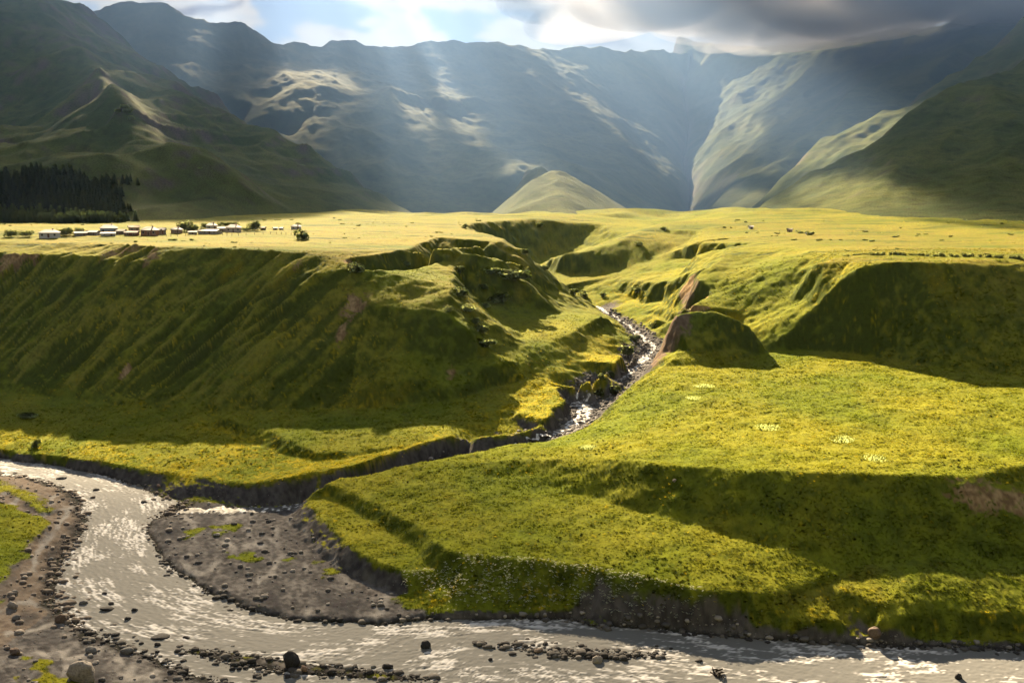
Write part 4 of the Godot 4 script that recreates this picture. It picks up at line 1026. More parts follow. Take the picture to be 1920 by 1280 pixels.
func vegetation() -> void:
	var where: Array[Transform3D] = []
	var tint := PackedColorArray()
	var blooms: Array[Transform3D] = []
	var white: Array[Transform3D] = []
	var r := RandomNumberGenerator.new()
	r.seed = 5
	for band: Array in [[146.0, 200.0, 5.0, 0.85], [200.0, 260.0, 3.8, 0.9], [260.0, 340.0, 2.0, 1.1], [340.0, 420.0, 0.9, 0.9]]:
		var d0: float = band[0]
		var d1: float = band[1]
		var per: float = band[2]
		var reach := 0.6 * d1 + 6.0
		var count := int(2.0 * reach * (d1 - d0) * per)
		for i in count:
			var x := r.randf_range(-reach, reach)
			var d := r.randf_range(d0, d1)
			if absf(x) > 0.59 * d + 6.0: continue
			var h := ground_height(x, d)
			if h < 0.35: continue
			var f := near if near.has(x, d) else wide
			var c := ground_color(x, d, h, sqrt(1.0 / (1.0 + here[5] * here[5])))
			if c.g < c.r * 0.78 or c.b > c.g * 0.6: continue
			var size: float = r.randf_range(0.6, 1.25) * band[3]
			var lush := n_spot.get_noise_2d(x * 0.7, d * 0.7)
			size *= 1.0 + lush * 0.8
			var flat_: float = 0.75 + 0.5 * r.randf()
			where.append(Transform3D(Basis(Vector3.UP, r.randf() * TAU) * Basis(Vector3.RIGHT, r.randf_range(-0.2, 0.2)).scaled(Vector3(size * 1.15, size * flat_, size * 1.15)), Vector3(x, h, -d)))
			var v := r.randf_range(0.8, 1.25)
			tint.append(Color(c.r * v * 1.02, c.g * v, c.b * v * 0.9))
	print("tufts ", where.size())
	var g := leaf_material("grass blades", Color.WHITE, true)
	tag(scatter("grass", grass_tuft(14, 0.17, 0.7), g, where, tint), "", "", "", "stuff")

	# flowers: yellow on the sunny meadows, white umbels on the river scarp
	var bloom_tint := PackedColorArray()
	var flower_at: Array[Transform3D] = []
	for k in 26000:
		var d := r.randf_range(150.0, 480.0)
		var x := r.randf_range(-0.59, 0.59) * d
		ground_height(x, d)
		var yes := here[4] * 1.0 + n_spot.get_noise_2d(x + 300.0, d) * 1.0 + n_patch.get_noise_2d(x, d) * 0.5 - 0.42
		if here[1] > 0.5 or here[2] > 0.5 or here[0] < 1.0: continue
		if here[5] > 0.3 and here[0] > 12.0: yes = n_patch.get_noise_2d(x * 1.7, d * 0.9 + 77.0) * 1.6 - 0.15
		var pale := d < 196.0 and x > -26.0 and x < 40.0 and here[5] > 0.28
		if not pale and r.randf() > yes: continue
		var h := ground_height(x, d)
		var s := r.randf_range(0.5, 1.1)
		flower_at.append(Transform3D(Basis(Vector3.UP, r.randf() * TAU).scaled(Vector3(s, s, s)), Vector3(x, h, -d)))
		bloom_tint.append(Color(0.55, 0.54, 0.46) if pale and r.randf() < 0.75 else Color(0.62, 0.44, 0.01))
	for k in 5200:
		var d := r.randf_range(174.0, 197.0)
		var x := r.randf_range(-25.0, 42.0)
		var h := ground_height(x, d)
		if here[5] < 0.26 or here[0] < 2.0: continue
		if r.randf() > 0.5 + n_spot.get_noise_2d(x, d) * 1.2: continue
		var s := r.randf_range(0.45, 1.0)
		flower_at.append(Transform3D(Basis(Vector3.UP, r.randf() * TAU).scaled(Vector3(s, s, s)), Vector3(x, h + 0.1, -d)))
		bloom_tint.append(Color(0.5, 0.5, 0.43))
	var fp := PackedVector3Array()
	var fn := PackedVector3Array()
	for k in 7:
		var c := Vector3(rng.randf_range(-0.3, 0.3), rng.randf_range(0.3, 0.5), rng.randf_range(-0.3, 0.3))
		for e in 3:
			var a := e * TAU / 3.0 + rng.randf()
			var b := a + 2.0
			fp.append_array([c, c + Vector3(cos(a), rng.randf_range(-0.3, 0.5), sin(a)) * 0.13, c + Vector3(cos(b), rng.randf_range(-0.3, 0.5), sin(b)) * 0.13])
			for q in 3: fn.append(Vector3.UP)
	tag(scatter("meadow_flowers", triangles(fp, fn), leaf_material("petals", Color.WHITE, true), flower_at, bloom_tint), "", "", "", "stuff")

	# taller herbs and thistles in loose patches over the meadows
	var herb_at: Array[Transform3D] = []
	var herb_tint := PackedColorArray()
	for k in 30000:
		var d := r.randf_range(150.0, 430.0)
		var x := r.randf_range(-0.58, 0.58) * d
		var y := ground_height(x, d)
		if here[1] > 0.45 or here[2] > 0.4 or y < 1.5: continue
		var much := n_patch.get_noise_2d(x * 1.3 + 40.0, d * 1.3) + 0.7 * n_spot.get_noise_2d(x * 0.8, d * 1.1 + 70.0) - 0.26
		if r.randf() > much * 1.6: continue
		var s := r.randf_range(0.25, 0.6)
		herb_at.append(Transform3D(Basis(Vector3.UP, r.randf() * TAU).scaled(Vector3(s * 1.3, s * 0.75, s * 1.3)), Vector3(x, y - 0.04, -d)))
		herb_tint.append(Color(0.10, 0.125, 0.014).lerp(Color(0.19, 0.19, 0.03), r.randf()))
	print("herbs ", herb_at.size())
	tag(scatter("meadow_herbs", leaf_clump(60, Vector3(1, 1, 1), 0.13, 4), leaf_material("herb leaves", Color.WHITE, true), herb_at, herb_tint), "", "", "", "stuff")

	var bark := StandardMaterial3D.new()
	bark.resource_name = "bark"
	bark.albedo_color = Color(0.07, 0.05, 0.035).linear_to_srgb()
	bark.roughness = 0.95
	var greens := [leaf_material("dark leaves", Color(0.055, 0.08, 0.018)), leaf_material("green leaves", Color(0.055, 0.085, 0.018)), leaf_material("pale leaves", Color(0.055, 0.075, 0.01))]
	var bush_shapes := []
	for k in 5: bush_shapes.append(leaf_clump(420, Vector3(1, 1, 1), 0.085, 5 + k))
	var weeds := []
	for e in 3: weeds.append(weed_patch(700))
	var twig := stem(0.5, 0.05, 0.02)
	# shrubs: x, distance, width, height, which green
	var shrubs := [
		[-24.9, 431.3, 3.6, 3.3, 2, "light green round bush at the head of the spur on the left mesa"],
		[-21.2, 381.2, 5.8, 3.2, 2, "dark green spreading bush below the light round bush on the mesa spur"],
		[-17.6, 366.9, 6.0, 2.8, 0, "long dark bush, third from the top down the mesa spur"],
		[-14.5, 359.9, 3.4, 2.3, 0, "small dark bush above the longest hedge strip low on the mesa spur"],
		[-12.3, 354.9, 4.6, 2.8, 0, "dark bush low on the mesa spur, just above the lowest hedge strip"],
		[-10.7, 345.3, 6.9, 3.1, 0, "lowest and longest dark hedge strip on the mesa spur"],
		[-13.0, 424.8, 4.0, 2.2, 0, "small flat bush alone in the shaded middle of the mesa side"],
		[-12.2, 410.1, 4.8, 2.4, 0, "dark flat bush in the shaded mesa side beside the third spur bush"],
		[-5.5, 420.6, 8.4, 4.1, 0, "large dark bush in the middle of the shaded mesa side"],
		[0.5, 433.1, 11.7, 4.8, 0, "long dark thicket under the upper edge of the mesa side"],
		[-9.7, 433.5, 6.6, 2.8, 0, "dark thicket strip just below the mesa edge, left of the long thicket"],
		[-67.0, 390.9, 6.9, 3.5, 0, "dark bush clinging to the notch left of the sunlit bench"],
		[-49.8, 431.7, 3.6, 2.0, 0, "tiny dark bush on the shaded face above the sunlit bench"],
		[-25.3, 358.8, 3.4, 1.9, 0, "dark bush at the right tip of the sunlit bench rim"],
		[17.3, 482.7, 2.8, 2.5, 0, "small bush on the skyline of the mesa's far right shoulder"],
		[32.6, 475.4, 3.9, 3.4, 1, "green bush at the mesa foot where the brook comes into view"],
		[40.6, 511.6, 5.1, 4.3, 1, "rounded green bush right beside the upper end of the brook"],
		[51.4, 508.1, 3.6, 2.6, 0, "small dark bush on the lit slope above the upper brook"],
		[68.2, 433.1, 3.6, 2.2, 0, "dark low bush on the sunny slope right of the upper brook"],
		[69.5, 496.1, 6.4, 2.6, 0, "flat dark bush halfway up the lit slope beyond the brook"],
		[38.4, 330.5, 3.1, 3.2, 0, "dark green bush on the yellow bank inside the lower brook bend"],
		[39.2, 349.7, 2.5, 2.0, 0, "small bush on the far bank of the brook below the rapids"],
		[33.8, 334.8, 2.4, 2.2, 0, "small bush left of the other one on the brook's far bank"],
		[32.7, 331.5, 3.1, 2.4, 0, "scrubby bush at the left end of the yellow bank in the brook bend"],
		[49.2, 382.7, 4.1, 4.0, 0, "tall scrub on the left bank beside the narrow rapids"],
		[55.6, 405.8, 3.8, 3.2, 0, "scrub bush on the left bank above the narrow rapids"],
		[81.6, 585.1, 5.5, 2.3, 0, "dark flat bush on the lit hill left of the right plateau"],
		[106.8, 641.6, 5.3, 2.1, 0, "small dark bush on the crest of the lit hill"],
		[-30.1, 585.1, 3.4, 2.7, 0, "bush at the corner of the side canyon rim"],
		[6.4, 476.9, 3.1, 2.8, 0, "dark bush low on the canyon wall behind the mesa"],
		[21.6, 710.1, 4.6, 3.2, 0, "dark bush high on the canyon wall behind the mesa"],
		[-110.3, 479.4, 7.3, 5.0, 0, "broad dark bush standing alone on the ochre plateau"],
		[-180.1, 329.1, 7.7, 1.9, 0, "low dark flattened bush on the left meadow"],
		[-164.3, 303.0, 2.9, 2.4, 1, "single green shrub on the left meadow near the river"],
		[90.9, 242.3, 8.8, 2.2, 3, "pale green weed clump on the broad sunny lawn"],
		[65.3, 301.8, 7.8, 2.0, 3, "weed patch at the back of the sunny lawn below the knoll"],
		[93.6, 226.0, 8.0, 1.3, 3, "low weed patch near the front edge of the sunny lawn"],
		[75.9, 256.0, 10.5, 1.2, 3, "long low weed patch in the middle of the sunny lawn"],
		[59.3, 289.4, 6.1, 1.5, 3, "small weed patch at the left of the sunny lawn"],
		[22.3, 253.3, 6.0, 1.6, 3, "weedy tuft on the lawn edge above the middle shaded scarp"],
		[180.5, 551.1, 3.2, 2.1, 0, "low bush left of the round tree by the right hut"],
		[179.7, 569.1, 4.7, 1.5, 0, "flat thicket between the brown hut and the round tree"]
	]
	var k := 0
	for s: Array in shrubs:
		var o := thing("weed_clump" if s[4] == 3 else "shrub", Vector3(s[0], land(s[0], s[1]) - 0.1, -s[1]), k * 1.7)
		if s[4] == 3:
			var weed := put("leaves", weeds[k % 3], greens[2], o)
			weed.scale = Vector3(s[2], 1.0, s[2] * 0.8)
			tag(o, s[5], "weeds", "")
			k += 1
			continue
		var crown := put("foliage", bush_shapes[k % 5], greens[s[4]], o)
		crown.rotation.y = -k * 1.7
		crown.scale = Vector3(s[2], s[3], minf(s[2], s[3] * 2.2))
		for e in 2:
			var w := put("stem", twig, bark, o)
			w.position = Vector3((e - 0.5) * s[2] * 0.2, 0, 0)
			w.scale = Vector3.ONE * s[3]
		tag(o, s[5], "shrub", "")
		k += 1
	# hedge along the rim of the right plateau
	var hedge: Node3D
	for e in 42:
		var f := e / 41.0
		var at := Vector2(143.0, 389.5).lerp(Vector2(206.0, 359.0), f) + Vector2(r.randf_range(-1.2, 1.2), r.randf_range(-1.0, 1.0))
		var y := land(at.x, at.y) - 0.15
		var size := Vector3(r.randf_range(1.8, 3.4), r.randf_range(0.7, 1.5) * (0.55 + 0.6 * smoothstep(0.0, 0.25, f)), r.randf_range(1.4, 2.2))
		if hedge == null:
			hedge = thing("hedge_bush", Vector3(at.x, y, -at.y))
			put("foliage", bush_shapes[1], greens[0], hedge)
			put("stem", twig, bark, hedge)
			hedge.scale = size
			tag(hedge, "dark green bush in the long hedge row behind the right plateau's rim", "bush", "bushes in the hedge row on the right plateau")
		else: copy(hedge, "hedge_bush", Vector3(at.x, y, -at.y), r.randf() * TAU, size)
	# low scrub dotted over the plateaus
	var scrub: Array[Transform3D] = []
	for e in 5200:
		var d := r.randf_range(390.0, 720.0)
		var x := r.randf_range(-0.58, 0.58) * d
		var y := ground_height(x, d)
		if y < 60.0 or here[5] > 0.2 or n_spot.get_noise_2d(x * 0.12, d * 0.7) < 0.40: continue
		if x < -120.0 and d > 470.0 and d < 580.0: continue
		var s := 0.35 + 1.2 * pow(r.randf(), 3.0)
		scrub.append(Transform3D(Basis(Vector3.UP, r.randf() * TAU).scaled(Vector3(s * 2.0, s * 0.7, s * 1.3)), Vector3(x, y - 0.1, -d)))
	print("scrub ", scrub.size())
	tag(scatter("plateau_scrub", bush_shapes[0], greens[1], scrub, PackedColorArray()), "", "", "", "stuff")
	# broad trees
	var tree_shapes := []
	for e in 3: tree_shapes.append(leaf_clump(1100, Vector3(1, 1, 1), 0.05, 9))
	var trunk := stem(0.45, 0.045, 0.02, Vector3(0.03, 0, 0.02))
	for s: Array in [
		[-269.4, 489.8, 6.3, 3.9, 0, "olive bushy tree at the far left edge of the village"],
		[-260.8, 488.3, 6.3, 3.6, 0, "dark bushy tree left of the white house"],
		[-242.4, 495.6, 8.7, 5.2, 0, "large dark tree right of the white hip-roofed house"],
		[-236.9, 498.9, 4.7, 4.0, 0, "dark tree touching the large dark tree by the white house"],
		[-190.7, 530.6, 6.9, 6.2, 0, "tall dark round tree in the middle of the village"],
		[-187.5, 535.6, 7.6, 5.0, 0, "broad dark tree right of the tall round village tree"],
		[-190.0, 565.6, 5.3, 3.5, 1, "green tree behind the long pale roof"],
		[-157.1, 537.6, 4.4, 2.7, 1, "low green tree beside the beige house"],
		[-154.3, 547.6, 7.1, 7.1, 1, "light green tree standing out at the village's right side"],
		[-184.8, 591.6, 11.8, 2.9, 0, "dark grove on the slope behind the village"],
		[180.8, 551.1, 2.9, 2.0, 0, "rightmost small round tree by the huts on the right plateau"],
		[182.9, 566.6, 2.7, 2.1, 0, "second small round tree by the huts on the right plateau"],
		[-410.7, 986.1, 7.0, 4.9, 0, "uppermost dark tree on the lit mountain spur"],
		[-406.9, 984.6, 8.1, 5.5, 0, "dark tree just below the uppermost one on the lit mountain spur"],
		[-414.3, 980.6, 5.8, 4.8, 0, "dark tree left of the pair on the lit mountain spur"],
		[-401.0, 977.1, 5.2, 4.8, 0, "lowest dark tree on the lit mountain spur"],
		[-284.3, 839.1, 3.5, 2.1, 0, "tiny tree on the crest of the grassy foothill"]
	]:
		var o := thing("tree", Vector3(s[0], land(s[0], s[1]) - 0.1, -s[1]), k * 2.1)
		var crown := put("crown", tree_shapes[k % 3], greens[s[4]], o)
		crown.scale = Vector3(s[2], s[3] * 0.95, minf(s[2], s[3] * 1.3))
		crown.position.y = s[3] * 0.06
		crown.rotation.y = -k * 2.1
		put("trunk", trunk, bark, o).scale = Vector3.ONE * s[3]
		tag(o, s[5], "tree", "")
		k += 1
	# the conifer forest at the foot of the left mountain
	var needles := [leaf_material("dark needles", Color(0.03, 0.05, 0.024)), leaf_material("needles", Color(0.045, 0.068, 0.026)), leaf_material("young needles", Color(0.08, 0.105, 0.032))]
	var kinds: Array = []
	var pole := stem(0.5, 0.02, 0.012)
	for e in 4: kinds.append(conifer_crown(1.0, 0.2 + 0.03 * e, 13))
	var spots: Array = []
	for e in 9000:
		var d := r.randf_range(615.0, 850.0)
		var x := r.randf_range(-0.66, -0.40) * d
		# right edge of the wood runs from the foot up the slope
		if x / d > lerpf(-0.433, -0.418, (d - 615.0) / 235.0) + n_spot.get_noise_2d(d * 0.3, 5.0) * 0.03 + n_rough.get_noise_2d(x, d) * 0.008: continue
		var upper := 762.0 + n_spot.get_noise_2d(x * 0.12, 9.0) * 50.0
		if d > upper or d < 628.0 + n_spot.get_noise_2d(x * 0.1, 40.0) * 14.0: continue
		var free := true
		for q: Vector2 in spots:
			if q.distance_squared_to(Vector2(x, d)) < 10.0:
				free = false
				break
		if free: spots.append(Vector2(x, d))
	spots.sort_custom(func(a: Vector2, b: Vector2) -> bool: return a.y < b.y)
	var models: Array = []
	var rest: Array[Transform3D] = []
	var rest_tint := PackedColorArray()
	for e in spots.size():
		var q: Vector2 = spots[e]
		var tall := r.randf_range(5.0, 9.0)
		var at := Vector3(q.x, land(q.x, q.y) - 0.3, -q.y)
		var size := Vector3(tall * r.randf_range(0.85, 1.25), tall, tall)
		size.z = size.x
		var turn := r.randf() * TAU
		var seen := absf(q.x) < 0.575 * q.y and models.size() + e < 330
		if seen and models.size() < 12:
			var o := thing("conifer", at, turn)
			put("crown", kinds[e % 4], needles[2 if e % 7 == 3 else e % 2], o)
			put("trunk", pole, bark, o)
			o.scale = size
			tag(o, "dark conifer in the front rows of the forest below the left mountain", "conifer", "conifers in the front rows of the dark forest")
			models.append(o)
		elif seen: copy(models[r.randi() % 12], "conifer", at, turn, size)
		else:
			rest.append(Transform3D(Basis(Vector3.UP, turn).scaled(size), at))
			rest_tint.append(Color(0.045, 0.068, 0.028).lerp(Color(0.08, 0.105, 0.032), pow(r.randf(), 2.0)))
	print("conifers ", spots.size())
	tag(scatter("conifer_forest", kinds[1], leaf_material("forest needles", Color.WHITE, true), rest, rest_tint), "", "", "", "stuff")

func weed_patch(blades: int) -> ArrayMesh:
	var p := PackedVector3Array()
	var nor := PackedVector3Array()
	for i in blades:
		var a := rng.randf() * TAU
		var far := pow(rng.randf(), 0.7) * 0.5
		var foot := Vector3(cos(a) * far, -0.05, sin(a) * far)
		var b := rng.randf() * TAU
		var lean := Vector3(cos(b), 0, sin(b))
		var half := Vector3(-sin(b), 0, cos(b)) * 0.012
		var top := foot + lean * rng.randf_range(0.01, 0.05) + Vector3.UP * rng.randf_range(0.25, 0.75) * (1.1 - far)
		p.append_array([foot - half, top, foot + half])
		for k in 3: nor.append((lean * 0.4 + Vector3.UP).normalized())
	return triangles(p, nor)

# ---------------------------------------------------------------- houses
func paint(called: String, color: Color, rough := 0.85, metal := 0.0) -> StandardMaterial3D:
	var m := StandardMaterial3D.new()
	m.resource_name = called
	m.albedo_color = color.linear_to_srgb()
	m.roughness = rough
	m.metallic = metal
	m.metallic_specular = 0.2
	return m

func box(st: SurfaceTool, lo: Vector3, hi: Vector3) -> void:
	var b := BoxMesh.new()
	b.size = hi - lo
	st.append_from(b, 0, Transform3D(Basis.IDENTITY, (lo + hi) * 0.5))

func box_mesh(lo: Vector3, hi: Vector3) -> ArrayMesh:
	var st := SurfaceTool.new()
	st.begin(Mesh.PRIMITIVE_TRIANGLES)
	box(st, lo, hi)
	return st.commit()

func slabs(faces: Array, thick: float) -> ArrayMesh:
	var st := SurfaceTool.new()
	st.begin(Mesh.PRIMITIVE_TRIANGLES)
	for f: Array in faces:
		var up := Vector3.UP * thick
		for e in range(1, f.size() - 1):
			for q: Vector3 in [f[0] + up, f[e] + up, f[e + 1] + up, f[0], f[e + 1], f[e]]: st.add_vertex(q)
		for e in f.size():
			var a: Vector3 = f[e]
			var b: Vector3 = f[(e + 1) % f.size()]
			for q: Vector3 in [a, a + up, b + up, a, b + up, b]: st.add_vertex(q)
	st.generate_normals()
	return st.commit()

func house(at: Vector3, turn: float, w: float, tall: float, hip: bool, roof_color: Color, wall_color: Color, label: String) -> void:
	var o := thing("house", at, turn)
	var deep := maxf(w * 0.62, 2.2)
	var eave := tall * (0.62 if hip else 0.68)
	var wall := paint("plaster", wall_color)
	var tin := paint("sheet roof", roof_color, 0.85)
	var dark := paint("window glass", Color(0.03, 0.035, 0.045), 0.2)
	var frame := paint("window frame", Color(0.5, 0.48, 0.44))
	var hw := w * 0.5
	var hd := deep * 0.5
	var st := SurfaceTool.new()
	st.begin(Mesh.PRIMITIVE_TRIANGLES)
	box(st, Vector3(-hw, -0.8, -hd), Vector3(hw, eave, hd))
	if not hip:
		var gable := SurfaceTool.new()
		for s in [-1.0, 1.0]:
			var x: float = s * (hw - 0.01)
			for q: Vector3 in [Vector3(x, eave, -hd), Vector3(x, tall - 0.05, 0), Vector3(x, eave, hd)]:
				st.set_normal(Vector3(s, 0, 0))
				st.add_vertex(q)
	put("wall", st.commit(), wall, o)
	var ov := 0.45
	var e := hw + ov
	var g := hd + ov
	var y := eave - 0.08
	var roof: MeshInstance3D
	if hip:
		var rx := maxf(hw - hd * 0.9, hw * 0.12)
		roof = put("roof", slabs([[Vector3(-e, y, g), Vector3(e, y, g), Vector3(rx, tall, 0), Vector3(-rx, tall, 0)], [Vector3(e, y, -g), Vector3(-e, y, -g), Vector3(-rx, tall, 0), Vector3(rx, tall, 0)],
			[Vector3(e, y, g), Vector3(e, y, -g), Vector3(rx, tall, 0)], [Vector3(-e, y, -g), Vector3(-e, y, g), Vector3(-rx, tall, 0)]], 0.12), tin, o)
	else:
		roof = put("roof", slabs([[Vector3(-e, y, g), Vector3(e, y, g), Vector3(e, tall, 0), Vector3(-e, tall, 0)], [Vector3(e, y, -g), Vector3(-e, y, -g), Vector3(-e, tall, 0), Vector3(e, tall, 0)]], 0.12), tin, o)
	if hip: put("chimney", box_mesh(Vector3(hw * 0.3, eave, -hd * 0.35), Vector3(hw * 0.3 + 0.6, tall + 0.5, -hd * 0.35 + 0.6)), paint("brick", Color(0.28, 0.14, 0.1)), roof)
	var storeys := 2 if eave > 4.2 else 1
	var across := clampi(int(w / 2.6), 1, 5)
	var step := eave / storeys
	for s in storeys:
		for i in across:
			var x := (i + 0.5) / across * w - hw
			var z := hd
			if s == 0 and i == across / 2:
				var door := put("door", box_mesh(Vector3(x - 0.5, 0, z - 0.05), Vector3(x + 0.5, minf(2.0, step * 0.85), z + 0.06)), paint("door", Color(0.12, 0.07, 0.045)), o)
				put("frame", box_mesh(Vector3(x - 0.62, 0, z - 0.05), Vector3(x + 0.62, minf(2.12, step * 0.9), z + 0.03)), frame, door)
				continue
			var y0 := step * (s + 0.36)
			var win := put("window", box_mesh(Vector3(x - 0.48, y0, z - 0.05), Vector3(x + 0.48, y0 + step * 0.42, z + 0.04)), dark, o)
			put("frame", box_mesh(Vector3(x - 0.6, y0 - 0.12, z - 0.05), Vector3(x + 0.6, y0 + step * 0.42 + 0.1, z + 0.02)), frame, win)
	if hip and storeys == 2:
		# a long wooden balcony under the eaves
		var bal := put("balcony", box_mesh(Vector3(-hw * 0.9, step - 0.12, hd + 0.1), Vector3(hw * 0.9, step, hd + 1.1)), paint("balcony boards", Color(0.2, 0.15, 0.1)), o)
		put("rail", box_mesh(Vector3(-hw * 0.9, step + 0.8, hd + 1.02), Vector3(hw * 0.9, step + 0.9, hd + 1.1)), frame, bal)
		for i in 6:
			var x := lerpf(-hw * 0.88, hw * 0.88, i / 5.0)
			put("post", box_mesh(Vector3(x - 0.06, -0.5, hd + 1.0), Vector3(x + 0.06, eave, hd + 1.09)), frame, bal)
	tag(o, label, "house" if tall > 3.4 else "shed", "")

func village() -> void:
	for h: Array in [
		[-245.4, 483.6, 9.1, 4.2, 0.25, true, Color(0.09,0.09,0.09), Color(0.46,0.46,0.45), "white house with a pale grey hipped roof at the left of the village"],
		[-233.1, 492.6, 6.0, 2.3, 0.50, false, Color(0.07,0.07,0.08), Color(0.22,0.20,0.18), "low shed with a blue-grey roof right of the large dark tree"],
		[-228.8, 497.7, 6.3, 2.6, -0.12, false, Color(0.08,0.08,0.09), Color(0.26,0.23,0.21), "second low grey shed left of the blue-walled house"],
		[-224.8, 508.6, 8.9, 5.0, 0.42, true, Color(0.08,0.08,0.09), Color(0.19,0.25,0.34), "house with bluish walls and a wide grey roof"],
		[-218.1, 492.5, 7.0, 2.0, 0.30, false, Color(0.11,0.11,0.11), Color(0.34,0.32,0.29), "low white-roofed annex in front of the bluish house"],
		[-215.2, 502.1, 4.7, 2.6, -0.09, false, Color(0.03,0.03,0.02), Color(0.12,0.10,0.08), "dark brown barn right of the bluish house"],
		[-218.2, 526.6, 5.5, 3.6, 0.54, false, Color(0.05,0.03,0.01), Color(0.30,0.24,0.18), "small house with a rusty orange roof behind the red shed"],
		[-207.5, 497.6, 6.6, 2.3, 0.07, false, Color(0.04,0.02,0.01), Color(0.18,0.09,0.07), "low red-brown shed left of the brick house"],
		[-198.6, 500.0, 8.2, 4.6, 0.05, true, Color(0.10,0.10,0.09), Color(0.27,0.15,0.10), "brick house with a broad cream roof in the village centre"],
		[-194.9, 508.1, 3.6, 3.5, 0.53, false, Color(0.04,0.04,0.05), Color(0.17,0.16,0.16), "narrow grey house right of the brick house"],
		[-190.0, 516.6, 5.3, 3.3, -0.11, true, Color(0.10,0.10,0.10), Color(0.22,0.15,0.11), "small brown-walled house with a whitish roof left of the round tree"],
		[-179.2, 511.6, 4.3, 1.8, 0.23, false, Color(0.07,0.07,0.07), Color(0.27,0.25,0.22), "tiny grey shed in front of the broad dark tree"],
		[-182.3, 554.1, 6.3, 3.8, 0.38, true, Color(0.11,0.11,0.11), Color(0.43,0.42,0.39), "tall pale house behind the long white roof"],
		[-171.0, 516.6, 11.2, 2.4, -0.18, false, Color(0.11,0.11,0.11), Color(0.32,0.29,0.26), "long low building with a white roof"],
		[-169.5, 533.1, 5.0, 2.8, 0.41, false, Color(0.10,0.10,0.10), Color(0.33,0.30,0.27), "pale-roofed building right of the long low one"],
		[-162.2, 531.6, 8.0, 4.3, 0.17, true, Color(0.10,0.09,0.09), Color(0.41,0.35,0.29), "beige house with a pale hipped roof at the village's right end"],
		[-150.5, 551.6, 2.6, 1.9, -0.14, false, Color(0.03,0.02,0.02), Color(0.12,0.11,0.09), "small dark shed on the open plateau right of the light green tree"],
		[-143.4, 552.6, 2.3, 1.6, 0.47, false, Color(0.09,0.09,0.09), Color(0.30,0.29,0.27), "left one of the two small pale sheds near the last house"],
		[-140.1, 553.6, 2.1, 1.6, -0.06, false, Color(0.10,0.10,0.10), Color(0.32,0.30,0.29), "right one of the two small pale sheds near the last house"],
		[-132.5, 560.1, 5.5, 2.9, 0.02, true, Color(0.10,0.10,0.10), Color(0.45,0.44,0.42), "white house standing last at the far right of the village"],
		[164.4, 628.1, 2.7, 2.2, 0.18, false, Color(0.11,0.11,0.11), Color(0.49,0.49,0.46), "tiny white hut at the foot of the right mountain"],
		[181.1, 594.6, 3.1, 2.4, -0.48, false, Color(0.05,0.04,0.03), Color(0.30,0.24,0.19), "brown hut on the right plateau"],
		[179.7, 553.6, 2.1, 1.3, -0.05, false, Color(0.06,0.06,0.06), Color(0.26,0.22,0.20), "grey shed between the round trees on the right plateau"]
	]:
		house(Vector3(h[0], land(h[0], h[1]), -h[1]), h[4], h[2], h[3], h[5], h[6], h[7], h[8])
	# field fences of single posts along the village edge
	var wood := paint("weathered post", Color(0.16, 0.13, 0.1))
	var post := box_mesh(Vector3(-0.09, -0.4, -0.09), Vector3(0.09, 1.3, 0.09))
	for e in 26:
		var x := lerpf(-205.0, -120.0, e / 25.0)
		var d := 493.0 + 6.0 * sin(e * 0.7) + e * 0.9
		var o := put("fence_post", post, wood)
		o.position = Vector3(x, land(x, d), -d)
		tag(o, "weathered wooden post in the field fence before the village", "fence post", "posts of the field fence before the village")

# ---------------------------------------------------------------- stones
func stone(seed_value: int, flat_: float) -> ArrayMesh:
	var n := noise(seed_value, 0.75, 3)
	var s := SphereMesh.new()
	s.radius = 1.0
	s.height = 2.0
	s.radial_segments = 22
	s.rings = 12
	var a := s.get_mesh_arrays()
	var p: PackedVector3Array = a[Mesh.ARRAY_VERTEX]
	var cuts: Array = []
	var r := RandomNumberGenerator.new()
	r.seed = seed_value
	for k in 9: cuts.append([Vector3(r.randfn(), r.randfn() * 0.8, r.randfn()).normalized(), r.randf_range(0.62, 0.9)])
	for i in p.size():
		var v := p[i]
		for c: Array in cuts:
			var over: float = v.dot(c[0]) - c[1]
			if over > 0.0: v -= c[0] * over * 0.9
		v *= 1.0 + n.get_noise_3dv(v * 1.3) * 0.22
		v.y *= flat_
		p[i] = v
	a[Mesh.ARRAY_VERTEX] = p
	var st := SurfaceTool.new()
	st.create_from_arrays(a)
	st.generate_normals()
	return st.commit()

